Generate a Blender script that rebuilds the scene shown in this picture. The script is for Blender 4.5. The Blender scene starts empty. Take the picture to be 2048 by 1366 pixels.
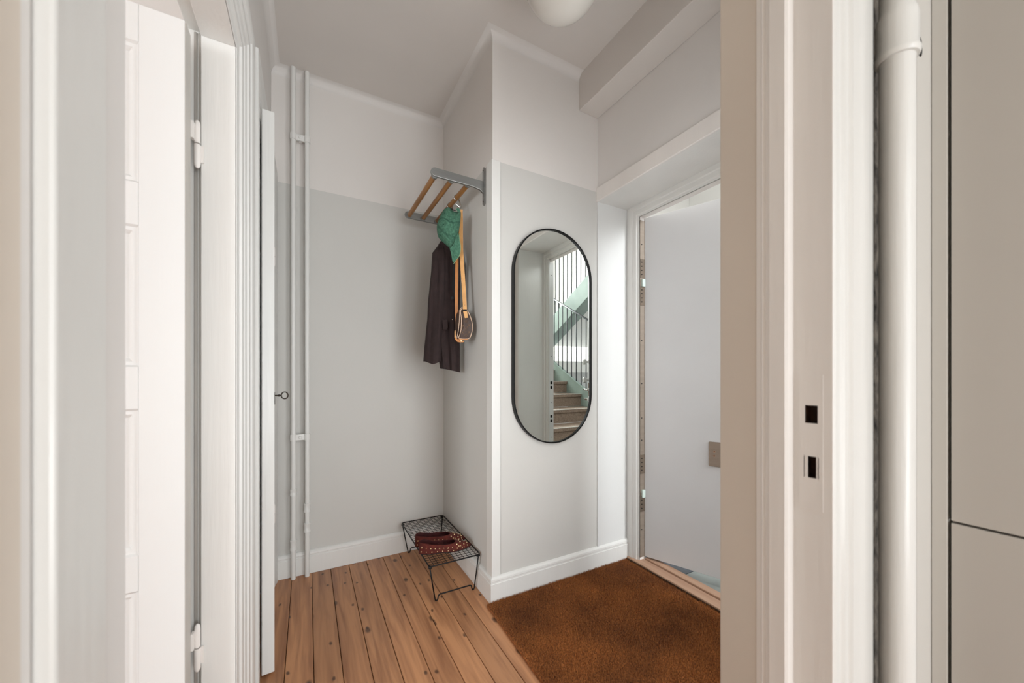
import bpy, bmesh, math, random
import numpy as np
from mathutils import Vector, Matrix

random.seed(4)
S = bpy.context.scene
COL = S.collection
# ------------------------------------------------------------------ camera, world, light, exposure
YAW = math.radians(28.86)
SN, CS = math.sin(YAW), math.cos(YAW)
F = 742.0
HC = 1.10
cam_d = bpy.data.cameras.new('camera')
cam_d.sensor_width = 36.0
cam_d.lens = F / 2048 * 36
cam_d.shift_y = 67 / 2048
cam_d.clip_start = 0.01
cam_d.dof.use_dof = True
cam_d.dof.focus_distance = 2.5
cam_d.dof.aperture_fstop = 4.0
cam = bpy.data.objects.new('camera', cam_d)
cam.location = (0, 0, HC)
cam.rotation_euler = (math.radians(90), 0, -YAW)
COL.objects.link(cam)
S.camera = cam

w = bpy.data.worlds.new('world'); S.world = w
w.use_nodes = True
w.node_tree.nodes['Background'].inputs[0].default_value = (0.85, 0.92, 1.0, 1)
w.node_tree.nodes['Background'].inputs[1].default_value = 0.6

S.view_settings.view_transform = 'Standard'
S.view_settings.look = 'None'
S.view_settings.gamma = 1.0
S.view_settings.use_curve_mapping = False
S.view_settings.exposure = 0.40

def area(name, loc, target, sx, sy, power, col=(1, 1, 1)):
    d = bpy.data.lights.new(name, 'AREA')
    d.shape = 'RECTANGLE'; d.size = sx; d.size_y = sy
    d.energy = power; d.color = col
    o = bpy.data.objects.new(name, d)
    o.location = loc
    o.rotation_euler = (Vector(target) - Vector(loc)).to_track_quat('-Z', 'Y').to_euler()
    COL.objects.link(o)
    return o
# daylight through the windows of the rooms around the hall, plus added fills
area('kitchen_window_light', (0.64, -2.5, 1.45), (0.50, 0.2, 1.45), 1.55, 2.2, 30, (0.89, 0.955, 1.0))
area('ceiling_fill_light', (0.55, -1.5, 0.60), (0.65, 1.6, 2.75), 0.7, 0.7, 8.5, (0.95, 0.98, 1.0))  # added upward fill to brighten the hall ceiling, no lamp stands here
area('side_room_west_window_light', (-4.45, -1.75, 1.30), (-0.2, 0.95, 1.3), 1.9, 2.0, 185, (0.92, 0.965, 1.0))
area('side_room_south_window_light', (-1.6, -2.7, 1.30), (-0.2, 1.0, 1.3), 2.0, 2.0, 8, (0.92, 0.965, 1.0))
area('hall_fill_light', (0.88, 0.43, 1.20), (0.20, 2.3, 1.20), 0.48, 1.7, 13, (0.93, 0.97, 1.0))  # added fill to brighten the hall and back wall, no known opening
area('stairwell_window_light', (3.15, -3.4, 3.0), (2.0, 1.0, 0.9), 1.1, 1.7, 200, (0.92, 0.965, 1.0))
area('stairwell_side_light', (3.3, 2.9, 3.2), (3.2, 0.0, 1.8), 2.0, 1.6, 36, (0.96, 0.98, 1.0))

# ------------------------------------------------------------------ materials
def srgb(r, g, b):
    f = lambda c: (c / 255 / 12.92) if c / 255 <= 0.04045 else ((c / 255 + 0.055) / 1.055) ** 2.4
    return (f(r), f(g), f(b), 1)

def base_mat(name, col, rough=0.5, metal=0.0, coat=0.0):
    m = bpy.data.materials.new(name); m.use_nodes = True
    b = m.node_tree.nodes['Principled BSDF']
    b.inputs['Base Color'].default_value = srgb(*col)
    b.inputs['Roughness'].default_value = rough
    b.inputs['Metallic'].default_value = metal
    b.inputs['Coat Weight'].default_value = coat
    return m, m.node_tree.nodes, m.node_tree.links, b

def noisy(name, col, rough=0.5, metal=0.0, scale=(8, 8, 8), var=0.04, bump=0.1, bscale=(60, 60, 60), dist=0.002, detail=4, col2=None):
    """a base colour broken up by noise, with fine relief"""
    m, N, L, b = base_mat(name, col, rough, metal)
    tc = N.new('ShaderNodeTexCoord')
    mp = N.new('ShaderNodeMapping'); mp.inputs['Scale'].default_value = scale
    L.new(tc.outputs['Object'], mp.inputs['Vector'])
    n = N.new('ShaderNodeTexNoise'); n.inputs['Scale'].default_value = 1; n.inputs['Detail'].default_value = detail
    L.new(mp.outputs[0], n.inputs['Vector'])
    r = N.new('ShaderNodeValToRGB')
    c = srgb(*col)
    d = srgb(*col2) if col2 else tuple([v * (1 - var * 2) for v in c[:3]] + [1])
    e = tuple([min(1, v * (1 + var)) for v in c[:3]] + [1]) if not col2 else c
    r.color_ramp.elements[0].position = 0.3; r.color_ramp.elements[0].color = d
    r.color_ramp.elements[1].position = 0.7; r.color_ramp.elements[1].color = e
    L.new(n.outputs['Fac'], r.inputs['Fac']); L.new(r.outputs['Color'], b.inputs['Base Color'])
    if bump:
        mp2 = N.new('ShaderNodeMapping'); mp2.inputs['Scale'].default_value = bscale
        L.new(tc.outputs['Object'], mp2.inputs['Vector'])
        n2 = N.new('ShaderNodeTexNoise'); n2.inputs['Scale'].default_value = 1; n2.inputs['Detail'].default_value = 3
        L.new(mp2.outputs[0], n2.inputs['Vector'])
        bp = N.new('ShaderNodeBump'); bp.inputs['Strength'].default_value = bump; bp.inputs['Distance'].default_value = dist
        L.new(n2.outputs['Fac'], bp.inputs['Height']); L.new(bp.outputs[0], b.inputs['Normal'])
    return m

def two_tone(name, low, high, zsplit):
    """wall painted in one colour up to a line and another above it"""
    m, N, L, b = base_mat(name, low, 0.65)
    tc = N.new('ShaderNodeTexCoord')
    sp = N.new('ShaderNodeSeparateXYZ'); L.new(tc.outputs['Object'], sp.inputs[0])
    gt = N.new('ShaderNodeMath'); gt.operation = 'GREATER_THAN'; gt.inputs[1].default_value = zsplit
    L.new(sp.outputs['Z'], gt.inputs[0])
    mx = N.new('ShaderNodeMix'); mx.data_type = 'RGBA'
    mx.inputs[6].default_value = srgb(*low); mx.inputs[7].default_value = srgb(*high)
    L.new(gt.outputs[0], mx.inputs[0])
    n0 = N.new('ShaderNodeTexNoise'); n0.inputs['Scale'].default_value = 2.5; n0.inputs['Detail'].default_value = 4
    L.new(tc.outputs['Object'], n0.inputs['Vector'])
    mr = N.new('ShaderNodeMapRange'); mr.inputs[3].default_value = 0.955; mr.inputs[4].default_value = 1.03
    L.new(n0.outputs['Fac'], mr.inputs[0])
    mu = N.new('ShaderNodeMix'); mu.data_type = 'RGBA'; mu.blend_type = 'MULTIPLY'; mu.inputs[0].default_value = 1
    L.new(mx.outputs[2], mu.inputs[6]); L.new(mr.outputs[0], mu.inputs[7]); L.new(mu.outputs[2], b.inputs['Base Color'])
    n = N.new('ShaderNodeTexNoise'); n.inputs['Scale'].default_value = 45; n.inputs['Detail'].default_value = 4
    L.new(tc.outputs['Object'], n.inputs['Vector'])
    bp = N.new('ShaderNodeBump'); bp.inputs['Strength'].default_value = 0.12; bp.inputs['Distance'].default_value = 0.003
    L.new(n.outputs['Fac'], bp.inputs['Height']); L.new(bp.outputs[0], b.inputs['Normal'])
    return m

PAINT_LINE = 2.142
M = {}
M['wall'] = two_tone('wall_paint', (206, 204, 199), (225, 220, 215), PAINT_LINE)
M['wall_white'] = noisy('white_wall_paint', (224, 220, 216), 0.65, scale=(2, 2, 2), var=0.02, bump=0.12, bscale=(45, 45, 45), dist=0.003)
M['wall_beige'] = noisy('beige_wall_paint', (216, 205, 192), 0.7, scale=(3, 3, 3), var=0.02, bump=0.15, bscale=(70, 70, 70), dist=0.003)
M['ceiling'] = noisy('ceiling_paint', (216, 210, 204), 0.75, scale=(2, 2, 2), var=0.02, bump=0.1, bscale=(40, 40, 40), dist=0.003)
M['gloss'] = noisy('gloss_white_paint', (228, 227, 223), 0.28, scale=(6, 6, 1.5), var=0.02, bump=0.22, bscale=(90, 90, 5), dist=0.003)
M['gloss_warm'] = noisy('old_cream_gloss_paint', (238, 233, 228), 0.32, scale=(6, 6, 1.5), var=0.03, bump=0.3, bscale=(80, 80, 6), dist=0.003)
M['leaf_edge'] = noisy('worn_greige_paint', (200, 195, 188), 0.5, scale=(20, 20, 4), var=0.05, bump=0.3, bscale=(120, 120, 10), dist=0.003)
M['door_white'] = noisy('white_door_paint', (222, 222, 220), 0.4, scale=(4, 4, 1), var=0.01, bump=0.12, bscale=(120, 120, 6), dist=0.002)
M['entry_door'] = noisy('satin_grey_white_door_paint', (214, 214, 214), 0.45, scale=(3, 3, 3), var=0.015, bump=0.08, bscale=(200, 200, 200), dist=0.001)
M['cabinet'] = noisy('greige_lacquer', (206, 201, 194), 0.35, scale=(2, 2, 2), var=0.01, bump=0.02, bscale=(300, 300, 300), dist=0.001)
M['cabinet_side'] = noisy('greige_lacquer_side', (216, 213, 207), 0.35, scale=(2, 2, 2), var=0.01, bump=0.02, bscale=(300, 300, 300), dist=0.001)
M['black'] = noisy('black_metal', (22, 22, 23), 0.4, 0.6, bump=0.05)
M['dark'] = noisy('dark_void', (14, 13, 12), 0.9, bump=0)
M['hole'] = noisy('rusty_dark_wood', (70, 38, 20), 0.8, scale=(90, 90, 90), var=0.3, bump=0.4, col2=(22, 12, 8))
M['iron'] = noisy('aged_iron', (62, 55, 48), 0.4, 0.8, scale=(40, 40, 40), var=0.1, bump=0.1)
M['alu'] = noisy('brushed_aluminium', (150, 151, 149), 0.42, 0.8, scale=(8, 60, 60), var=0.06, bump=0.12, bscale=(20, 300, 300), dist=0.001)
M['chrome'] = noisy('chrome', (215, 215, 212), 0.12, 1.0, var=0.01, bump=0)
M['taupe_metal'] = noisy('brushed_taupe_metal', (150, 137, 124), 0.42, 0.35, scale=(10, 10, 60), var=0.05, bump=0.08, bscale=(10, 10, 300), dist=0.001)
M['strip_metal'] = noisy('dull_brown_metal', (120, 106, 92), 0.45, 0.5, scale=(6, 6, 3), var=0.12, bump=0.1)
M['mint'] = noisy('pale_mint_plastic', (206, 222, 214), 0.4, var=0.01, bump=0)
M['jacket'] = noisy('dark_brown_wool', (46, 32, 31), 0.9, scale=(30, 30, 30), var=0.12, bump=0.35, bscale=(500, 500, 500), dist=0.001)
M['jacket_dark'] = noisy('black_brown_lining', (22, 18, 18), 0.8, scale=(30, 30, 30), var=0.1, bump=0.1)
M['cap'] = noisy('washed_green_canvas', (78, 124, 100), 0.9, scale=(110, 110, 110), var=0.2, bump=0.5, bscale=(600, 600, 600), dist=0.0012, detail=8, col2=(46, 84, 66))
M['seam'] = noisy('dark_green_stitching', (24, 66, 50), 0.9, bump=0)
M['hem'] = noisy('pale_green_frayed_edge', (150, 180, 135), 0.9, bump=0)
M['tan'] = noisy('tan_leather', (214, 160, 100), 0.5, scale=(30, 30, 30), var=0.06, bump=0.1, bscale=(300, 300, 300), dist=0.001)
M['tan_dark'] = noisy('honey_leather', (190, 122, 58), 0.45, scale=(30, 30, 30), var=0.06, bump=0.1)
M['piping'] = noisy('pale_leather_piping', (216, 186, 160), 0.5, bump=0)
M['bag'] = noisy('dark_brown_coated_canvas', (64, 44, 34), 0.5, scale=(60, 60, 60), var=0.12, bump=0.2, bscale=(700, 700, 700), dist=0.0006)
M['print'] = noisy('ochre_print', (132, 100, 66), 0.6, bump=0)
M['suede'] = noisy('burgundy_suede', (98, 37, 26), 0.95, scale=(50, 50, 50), var=0.15, bump=0.4, bscale=(500, 500, 500), dist=0.001, col2=(70, 24, 18))
M['lining'] = noisy('dark_red_leather_lining', (66, 26, 26), 0.5, scale=(40, 40, 40), var=0.2, bump=0.1)
M['stud'] = noisy('pale_gold_stud', (232, 204, 160), 0.22, 0.9, bump=0)
M['steps'] = noisy('speckled_brown_stone', (150, 130, 114), 0.7, scale=(70, 70, 70), var=0.2, bump=0.3, bscale=(200, 200, 200), col2=(112, 94, 80), detail=8)
M['nosing'] = noisy('pale_worn_nosing', (205, 200, 192), 0.5, scale=(60, 60, 60), var=0.1, bump=0.1)
M['green'] = noisy('sage_green_paint', (142, 158, 150), 0.35, scale=(5, 5, 5), var=0.06, bump=0.1)
M['slate'] = noisy('dark_slate_tile', (70, 76, 84), 0.5, scale=(9, 9, 9), var=0.12, bump=0.2)
M['slate_pale'] = noisy('pale_green_stone_tile', (140, 146, 142), 0.5, scale=(9, 9, 9), var=0.08, bump=0.2)
M['rail'] = noisy('dark_grey_rail', (52, 56, 58), 0.4, 0.2, bump=0)
M['threshold'] = noisy('worn_pale_wood', (196, 160, 134), 0.5, scale=(30, 2, 30), var=0.1, bump=0.2, bscale=(150, 6, 150), col2=(168, 130, 106))
M['mottle'] = noisy('old_mottled_plaster', (120, 112, 102), 0.9, scale=(70, 70, 50), var=0.3, bump=0.8, bscale=(70, 70, 50), dist=0.01, col2=(16, 14, 13), detail=6)
M['frosted'] = noisy('opal_glass', (226, 222, 214), 0.12, scale=(9, 9, 9), var=0.02, bump=0)

def wood(name, ca, cb, cdark, axis_scale, knots=True, rough=0.42):
    m, N, L, b = base_mat(name, ca, rough)
    tc = N.new('ShaderNodeTexCoord'); oi = N.new('ShaderNodeObjectInfo')
    mul = N.new('ShaderNodeMath'); mul.operation = 'MULTIPLY'; mul.inputs[1].default_value = 57.0
    L.new(oi.outputs['Random'], mul.inputs[0])
    off = N.new('ShaderNodeVectorMath'); off.operation = 'ADD'
    L.new(tc.outputs['Object'], off.inputs[0]); L.new(mul.outputs[0], off.inputs[1])
    mp = N.new('ShaderNodeMapping'); mp.inputs['Scale'].default_value = axis_scale
    L.new(off.outputs[0], mp.inputs['Vector'])
    n = N.new('ShaderNodeTexNoise'); n.inputs['Scale'].default_value = 1; n.inputs['Detail'].default_value = 6; n.inputs['Distortion'].default_value = 0.6
    L.new(mp.outputs[0], n.inputs['Vector'])
    mp3 = N.new('ShaderNodeMapping'); mp3.inputs['Scale'].default_value = tuple(v * 0.22 for v in axis_scale)
    L.new(off.outputs[0], mp3.inputs['Vector'])
    n3 = N.new('ShaderNodeTexNoise'); n3.inputs['Scale'].default_value = 1; n3.inputs['Detail'].default_value = 3; n3.inputs['Distortion'].default_value = 0.3
    L.new(mp3.outputs[0], n3.inputs['Vector'])
    # growth rings from a contour of the broad noise
    sn = N.new('ShaderNodeMath'); sn.operation = 'MULTIPLY'; sn.inputs[1].default_value = 26
    L.new(n3.outputs['Fac'], sn.inputs[0])
    fr = N.new('ShaderNodeMath'); fr.operation = 'SINE'; L.new(sn.outputs[0], fr.inputs[0])
    fm = N.new('ShaderNodeMapRange'); fm.inputs[1].default_value = -1; fm.inputs[2].default_value = 1; fm.inputs[3].default_value = -0.09; fm.inputs[4].default_value = 0.09
    L.new(fr.outputs[0], fm.inputs[0])
    ad = N.new('ShaderNodeMath'); ad.operation = 'ADD'; L.new(n.outputs['Fac'], ad.inputs[0]); L.new(fm.outputs[0], ad.inputs[1])
    r = N.new('ShaderNodeValToRGB')
    r.color_ramp.elements[0].position = 0.28; r.color_ramp.elements[0].color = srgb(*cb)
    r.color_ramp.elements[1].position = 0.66; r.color_ramp.elements[1].color = srgb(*ca)
    L.new(ad.outputs[0], r.inputs['Fac'])
    # a tint of its own for each board
    tv = N.new('ShaderNodeMapRange'); tv.inputs[3].default_value = 0.86; tv.inputs[4].default_value = 1.14
    L.new(oi.outputs['Random'], tv.inputs[0])
    tm = N.new('ShaderNodeMix'); tm.data_type = 'RGBA'; tm.blend_type = 'MULTIPLY'; tm.inputs[0].default_value = 1
    L.new(r.outputs['Color'], tm.inputs[6]); L.new(tv.outputs[0], tm.inputs[7])
    out = tm.outputs[2]
    if knots:
        for sc, thr, fade in (((13, 4.6, 1), 0.045, 0.06), ((8.5, 2.9, 1), 0.05, 0.07)):
            mk = N.new('ShaderNodeMapping'); mk.inputs['Scale'].default_value = (sc[0], sc[1] * 1.6, 0.0001)
            o2 = N.new('ShaderNodeVectorMath'); o2.operation = 'ADD'
            dn = N.new('ShaderNodeTexNoise'); dn.inputs['Scale'].default_value = 22
            L.new(off.outputs[0], dn.inputs['Vector'])
            ds = N.new('ShaderNodeVectorMath'); ds.operation = 'SCALE'; ds.inputs['Scale'].default_value = 0.014
            L.new(dn.outputs['Color'], ds.inputs[0])
            L.new(off.outputs[0], o2.inputs[0]); L.new(ds.outputs[0], o2.inputs[1])
            L.new(o2.outputs[0], mk.inputs['Vector'])
            v = N.new('ShaderNodeTexVoronoi'); v.voronoi_dimensions = '2D'; v.inputs['Scale'].default_value = 1
            L.new(mk.outputs[0], v.inputs['Vector'])
            mr = N.new('ShaderNodeMapRange'); mr.inputs[1].default_value = thr; mr.inputs[2].default_value = thr + fade; mr.inputs[3].default_value = 0.8; mr.inputs[4].default_value = 0
            L.new(v.outputs['Distance'], mr.inputs[0])
            sel = N.new('ShaderNodeSeparateColor'); L.new(v.outputs['Color'], sel.inputs[0])
            lt = N.new('ShaderNodeMath'); lt.operation = 'GREATER_THAN'; lt.inputs[1].default_value = 0.60
            L.new(sel.outputs[0], lt.inputs[0])
            mm = N.new('ShaderNodeMath'); mm.operation = 'MULTIPLY'; L.new(mr.outputs[0], mm.inputs[0]); L.new(lt.outputs[0], mm.inputs[1])
            mx = N.new('ShaderNodeMix'); mx.data_type = 'RGBA'; mx.inputs[7].default_value = srgb(*cdark)
            L.new(mm.outputs[0], mx.inputs[0]); L.new(out, mx.inputs[6])
            out = mx.outputs[2]
    L.new(out, b.inputs['Base Color'])
    bp = N.new('ShaderNodeBump'); bp.inputs['Strength'].default_value = 0.15; bp.inputs['Distance'].default_value = 0.002
    L.new(n.outputs['Fac'], bp.inputs['Height']); L.new(bp.outputs[0], b.inputs['Normal'])
    return m
M['plank'] = wood('pine_floorboard', (190, 136, 95), (148, 100, 68), (54, 32, 25), (42, 2.6, 42))
M['rod'] = wood('varnished_wood_rod', (172, 118, 56), (128, 80, 32), (90, 50, 20), (60, 4, 60), knots=False, rough=0.35)

def coir():
    m, N, L, b = base_mat('coir_fibre', (150, 88, 40), 0.95)
    tc = N.new('ShaderNodeTexCoord')
    n = N.new('ShaderNodeTexNoise'); n.inputs['Scale'].default_value = 3.2; n.inputs['Detail'].default_value = 5
    L.new(tc.outputs['Object'], n.inputs['Vector'])
    n2 = N.new('ShaderNodeTexNoise'); n2.inputs['Scale'].default_value = 170; n2.inputs['Detail'].default_value = 2
    L.new(tc.outputs['Object'], n2.inputs['Vector'])
    r = N.new('ShaderNodeValToRGB')
    r.color_ramp.elements[0].position = 0.32; r.color_ramp.elements[0].color = srgb(124, 74, 38)
    r.color_ramp.elements[1].position = 0.62; r.color_ramp.elements[1].color = srgb(178, 112, 58)
    L.new(n.outputs['Fac'], r.inputs['Fac'])
    r2 = N.new('ShaderNodeValToRGB')
    r2.color_ramp.elements[0].position = 0.35; r2.color_ramp.elements[0].color = (0.45, 0.42, 0.4, 1)
    r2.color_ramp.elements[1].position = 0.65; r2.color_ramp.elements[1].color = (1.25, 1.2, 1.15, 1)
    L.new(n2.outputs['Fac'], r2.inputs['Fac'])
    mx = N.new('ShaderNodeMix'); mx.data_type = 'RGBA'; mx.blend_type = 'MULTIPLY'; mx.inputs[0].default_value = 1
    L.new(r.outputs['Color'], mx.inputs[6]); L.new(r2.outputs['Color'], mx.inputs[7])
    L.new(mx.outputs[2], b.inputs['Base Color'])
    return m
M['coir'] = coir()
def mirror_mat():
    m, N, L, b = base_mat('mirror_glass', (236, 240, 236), 0.0, 1.0)
    return m
M['mirror'] = mirror_mat()

# ------------------------------------------------------------------ mesh helpers
ORG = {}
class MB:
    def __init__(s, xf=None):
        s.v = []; s.f = []; s.xf = xf
    def add(s, vs, fs):
        n = len(s.v); s.v += [tuple(p) for p in vs]; s.f += [tuple(i + n for i in f) for f in fs]; return s
    def box(s, x0, x1, y0, y1, z0, z1):
        return s.add([(x0, y0, z0), (x1, y0, z0), (x1, y1, z0), (x0, y1, z0), (x0, y0, z1), (x1, y0, z1), (x1, y1, z1), (x0, y1, z1)],
                     [(0, 3, 2, 1), (4, 5, 6, 7), (0, 1, 5, 4), (1, 2, 6, 5), (2, 3, 7, 6), (3, 0, 4, 7)])
    def prism(s, poly, a, b, axis='z'):
        """poly: 2D points; axis z -> (x,y), x -> (y,z), y -> (x,z)"""
        def P3(p, h):
            return {'z': (p[0], p[1], h), 'x': (h, p[0], p[1]), 'y': (p[0], h, p[1])}[axis]
        n = len(poly)
        return s.add([P3(p, a) for p in poly] + [P3(p, b) for p in poly],
                     [tuple(reversed(range(n))), tuple(range(n, 2 * n))] + [(i, (i + 1) % n, n + (i + 1) % n, n + i) for i in range(n)])
    def tube(s, pts, r, n=10, closed=False, flat=None, up=None):
        """round tube; flat=(a,b) makes an elliptic section"""
        pts = [Vector(p) for p in pts]; m = len(pts)
        rr = r if isinstance(r, (list, tuple)) else [r] * m
        vs = []; last = None
        for i, p in enumerate(pts):
            if closed: d = pts[(i + 1) % m] - pts[i - 1]
            else: d = pts[min(i + 1, m - 1)] - pts[max(i - 1, 0)]
            d.normalize()
            if up is not None: a = Vector(up)
            elif last is None: a = Vector((0, 0, 1)) if abs(d.z) < 0.9 else Vector((1, 0, 0))
            else: a = last
            a = (a - d * a.dot(d)).normalized(); last = a
            b2 = d.cross(a)
            fa, fb = flat if flat else (1, 1)
            for k in range(n):
                t = 2 * math.pi * k / n
                vs.append(p + a * (math.cos(t) * rr[i] * fa) + b2 * (math.sin(t) * rr[i] * fb))
        fs = []
        for i in range(m if closed else m - 1):
            for k in range(n):
                j = (i + 1) % m
                fs.append((i * n + k, i * n + (k + 1) % n, j * n + (k + 1) % n, j * n + k))
        if not closed:
            fs.append(tuple(reversed(range(n)))); fs.append(tuple((m - 1) * n + k for k in range(n)))
        return s.add(vs, fs)
    def lathe(s, prof, c, n=24, axis='z'):
        """prof: (radius, height) list"""
        vs = []; m = len(prof)
        for r, h in prof:
            for k in range(n):
                t = 2 * math.pi * k / n; a, b2 = math.cos(t) * r, math.sin(t) * r
                q = {'z': (a, b2, h), 'x': (h, a, b2), 'y': (a, h, b2)}[axis]
                vs.append((c[0] + q[0], c[1] + q[1], c[2] + q[2]))
        fs = [(i * n + k, i * n + (k + 1) % n, (i + 1) * n + (k + 1) % n, (i + 1) * n + k) for i in range(m - 1) for k in range(n)]
        fs += [tuple(reversed(range(n))), tuple((m - 1) * n + k for k in range(n))]
        return s.add(vs, fs)
    def ball(s, c, r, nu=12, nv=8, sc=(1, 1, 1)):
        prof = [(math.sin(math.pi * i / nv) * r, -math.cos(math.pi * i / nv) * r) for i in range(nv + 1)]
        n0 = len(s.v)
        s.lathe([(max(p[0], 1e-5), p[1]) for p in prof], (0, 0, 0), nu)
        for i in range(n0, len(s.v)):
            x, y, z = s.v[i]; s.v[i] = (c[0] + x * sc[0], c[1] + y * sc[1], c[2] + z * sc[2])
        return s
    def build(s, name, mat, parent=None, smooth=False, bevel=0.0, kind=None, label=None, cat=None, group=None, sub=0, origin=None, bseg=2):
        vs = [Vector(p) for p in s.v]
        if s.xf is not None: vs = [s.xf @ p for p in vs]
        if parent is not None: org = ORG[parent.name]
        elif origin is not None: org = Vector(origin)
        else:
            lo = Vector([min(p[i] for p in vs) for i in range(3)]); hi = Vector([max(p[i] for p in vs) for i in range(3)])
            org = Vector(((lo.x + hi.x) / 2, (lo.y + hi.y) / 2, lo.z))
            if kind == 'structure': org = Vector((0, 0, 0))
        me = bpy.data.meshes.new(name)
        me.from_pydata([tuple(p - org) for p in vs], [], s.f)
        bm = bmesh.new(); bm.from_mesh(me); bmesh.ops.recalc_face_normals(bm, faces=bm.faces); bm.to_mesh(me); bm.free()
        me.materials.append(M[mat] if isinstance(mat, str) else mat)
        o = bpy.data.objects.new(name, me); COL.objects.link(o)
        if smooth is True:
            for p in me.polygons: p.use_smooth = True
        elif smooth: 
            for p in me.polygons: p.use_smooth = True
            me.set_sharp_from_angle(angle=math.radians(smooth))
        if parent is not None: o.parent = parent; ORG[o.name] = org
        else: o.location = org; ORG[o.name] = org
        if bevel:
            md = o.modifiers.new('bevel', 'BEVEL'); md.width = bevel; md.segments = bseg; md.limit_method = 'ANGLE'; md.angle_limit = math.radians(35)
        if sub:
            md = o.modifiers.new('subdivision', 'SUBSURF'); md.levels = sub; md.render_levels = sub
        tag(o, label, cat, group, kind)
        return o

def tag(o, label=None, cat=None, group=None, kind=None):
    if label: o['label'] = label
    if cat: o['category'] = cat
    if group: o['group'] = group
    if kind: o['kind'] = kind
    return o

def empty(name, loc, label, cat, group=None, kind=None):
    o = bpy.data.objects.new(name, None); COL.objects.link(o); o.location = loc
    o.empty_display_size = 0.05
    ORG[o.name] = Vector(loc)
    return tag(o, label, cat, group, kind)

def P(px, py, t):
    """a point at view depth t (metres along the optical axis) seen at a pixel of the photograph"""
    lat = (px - 1024) / F * t
    return Vector((t * SN + lat * CS, t * CS - lat * SN, HC + (750 - py) / F * t))

def casing(name, mat, plane, pos, sgn, a0, a1, ztop, prof, z0=0.0, legs=(1, 1), **kw):
    """mitred door casing; prof = (distance out from the opening, proud of the wall) list.
    plane 'x': wall plane x=pos, opening y a0..a1; plane 'y': wall plane y=pos, opening x a0..a1"""
    m = MB()
    def P3(a, p, z): return (pos + sgn * p, a, z) if plane == 'x' else (a, pos + sgn * p, z)
    pr = [(prof[0][0], -0.002)] + list(prof) + [(prof[-1][0], -0.002)]
    paths = []
    for wd, p in pr:
        path = []
        if legs[0]: path += [(a0 - wd, p, z0), (a0 - wd, p, ztop + wd)]
        else: path += [(a0, p, ztop + wd)]
        if legs[1]: path += [(a1 + wd, p, ztop + wd), (a1 + wd, p, z0)]
        else: path += [(a1, p, ztop + wd)]
        paths.append(path)
    k = len(paths[0]); vs = [P3(*q) for path in paths for q in path]
    fs = [(i * k + j, i * k + j + 1, (i + 1) * k + j + 1, (i + 1) * k + j) for i in range(len(pr) - 1) for j in range(k - 1)]
    m.add(vs, fs)
    return m.build(name, mat, smooth=28, **kw)

def skirting(name, poly, kind_pts, height, thick, label):
    """moulded baseboard: profile swept along a polyline of (x,y) points; the wall is on the left of the run"""
    prof = [(0, 0), (thick, 0), (thick, height - 0.032), (thick - 0.003, height - 0.03), (thick - 0.003, height - 0.022), (thick - 0.0005, height - 0.019), (thick - 0.002, height - 0.010), (thick * 0.55, height - 0.003), (0.003, height), (0, height)]
    pts = [Vector(p) for p in poly]; vs = []; n = len(prof)
    for i, p in enumerate(pts):
        d1 = (pts[i] - pts[i - 1]).normalized() if i > 0 else (pts[1] - pts[0]).normalized()
        d2 = (pts[i + 1] - pts[i]).normalized() if i < len(pts) - 1 else d1
        n1 = Vector((d1.y, -d1.x)); n2 = Vector((d2.y, -d2.x))
        nn = (n1 + n2); nn = nn / max(nn.dot(n1), 1e-6)
        for o, z in prof:
            q = p + nn * o; vs.append((q.x, q.y, z))
    fs = [(i * n + j, i * n + (j + 1) % n, (i + 1) * n + (j + 1) % n, (i + 1) * n + j) for i in range(len(pts) - 1) for j in range(n)]
    fs += [tuple(range(n)), tuple((len(pts) - 1) * n + j for j in range(n))]
    return MB().add(vs, fs).build(name, 'gloss', smooth=25, kind='structure', label=label, cat='baseboard')

# ------------------------------------------------------------------ room shell
ZC = 2.757            # ceiling
XL = -0.17            # left wall face
XN = 0.784            # niche side wall face
YB = 2.36             # back wall face
YM = 1.618            # mirror wall face
XE = 1.45             # entry wall face
XF = 1.69             # door frame plane
def struct(name, m, mat, label, cat, **kw): return m.build(name, mat, kind='structure', label=label, cat=cat, **kw)

struct('wall_back', MB().box(-0.29, 0.90, YB, YB + 0.12, -0.02, 2.9), 'wall', 'back wall of the niche, grey below and white above, behind two thin pipes', 'wall')
struct('wall_niche', MB().box(XN, XN + 0.08, YM + 0.08, YB, -0.02, 2.9), 'wall', 'short side wall of the niche that carries the coat rack', 'wall')
mw = MB().box(XN, XE, YM, YM + 0.08, -0.02, 2.9).box(XE, 1.735, YM, YM + 0.08, -0.02, 2.9)
struct('wall_mirror', mw, 'wall', 'grey painted wall behind the oval mirror, white above', 'wall')
# left wall: doorway to the side room (y .555-1.30, z 2.03) and closet opening (y 1.575-2.235, z 2.075)
ml = MB()
x0, x1 = -0.285, XL
ml.box(x0, x1, 0.38, 0.545, -0.02, 2.9).box(x0, x1, 0.545, 1.30, 2.05, 2.9).box(x0, x1, 1.30, 1.57, -0.02, 2.9)
ml.box(x0, x1, 1.57, 2.25, 2.09, 2.9).box(x0, x1, 2.25, YB, -0.02, 2.9)
struct('wall_left', ml, 'wall_white', 'left wall of the hall with the doorway and the closet opening', 'wall')
struct('wall_kitchen_left', MB().box(x0, x1, -2.9, 0.38, -0.02, 2.9), 'wall_beige', 'beige kitchen wall at the very left edge', 'wall')
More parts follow.
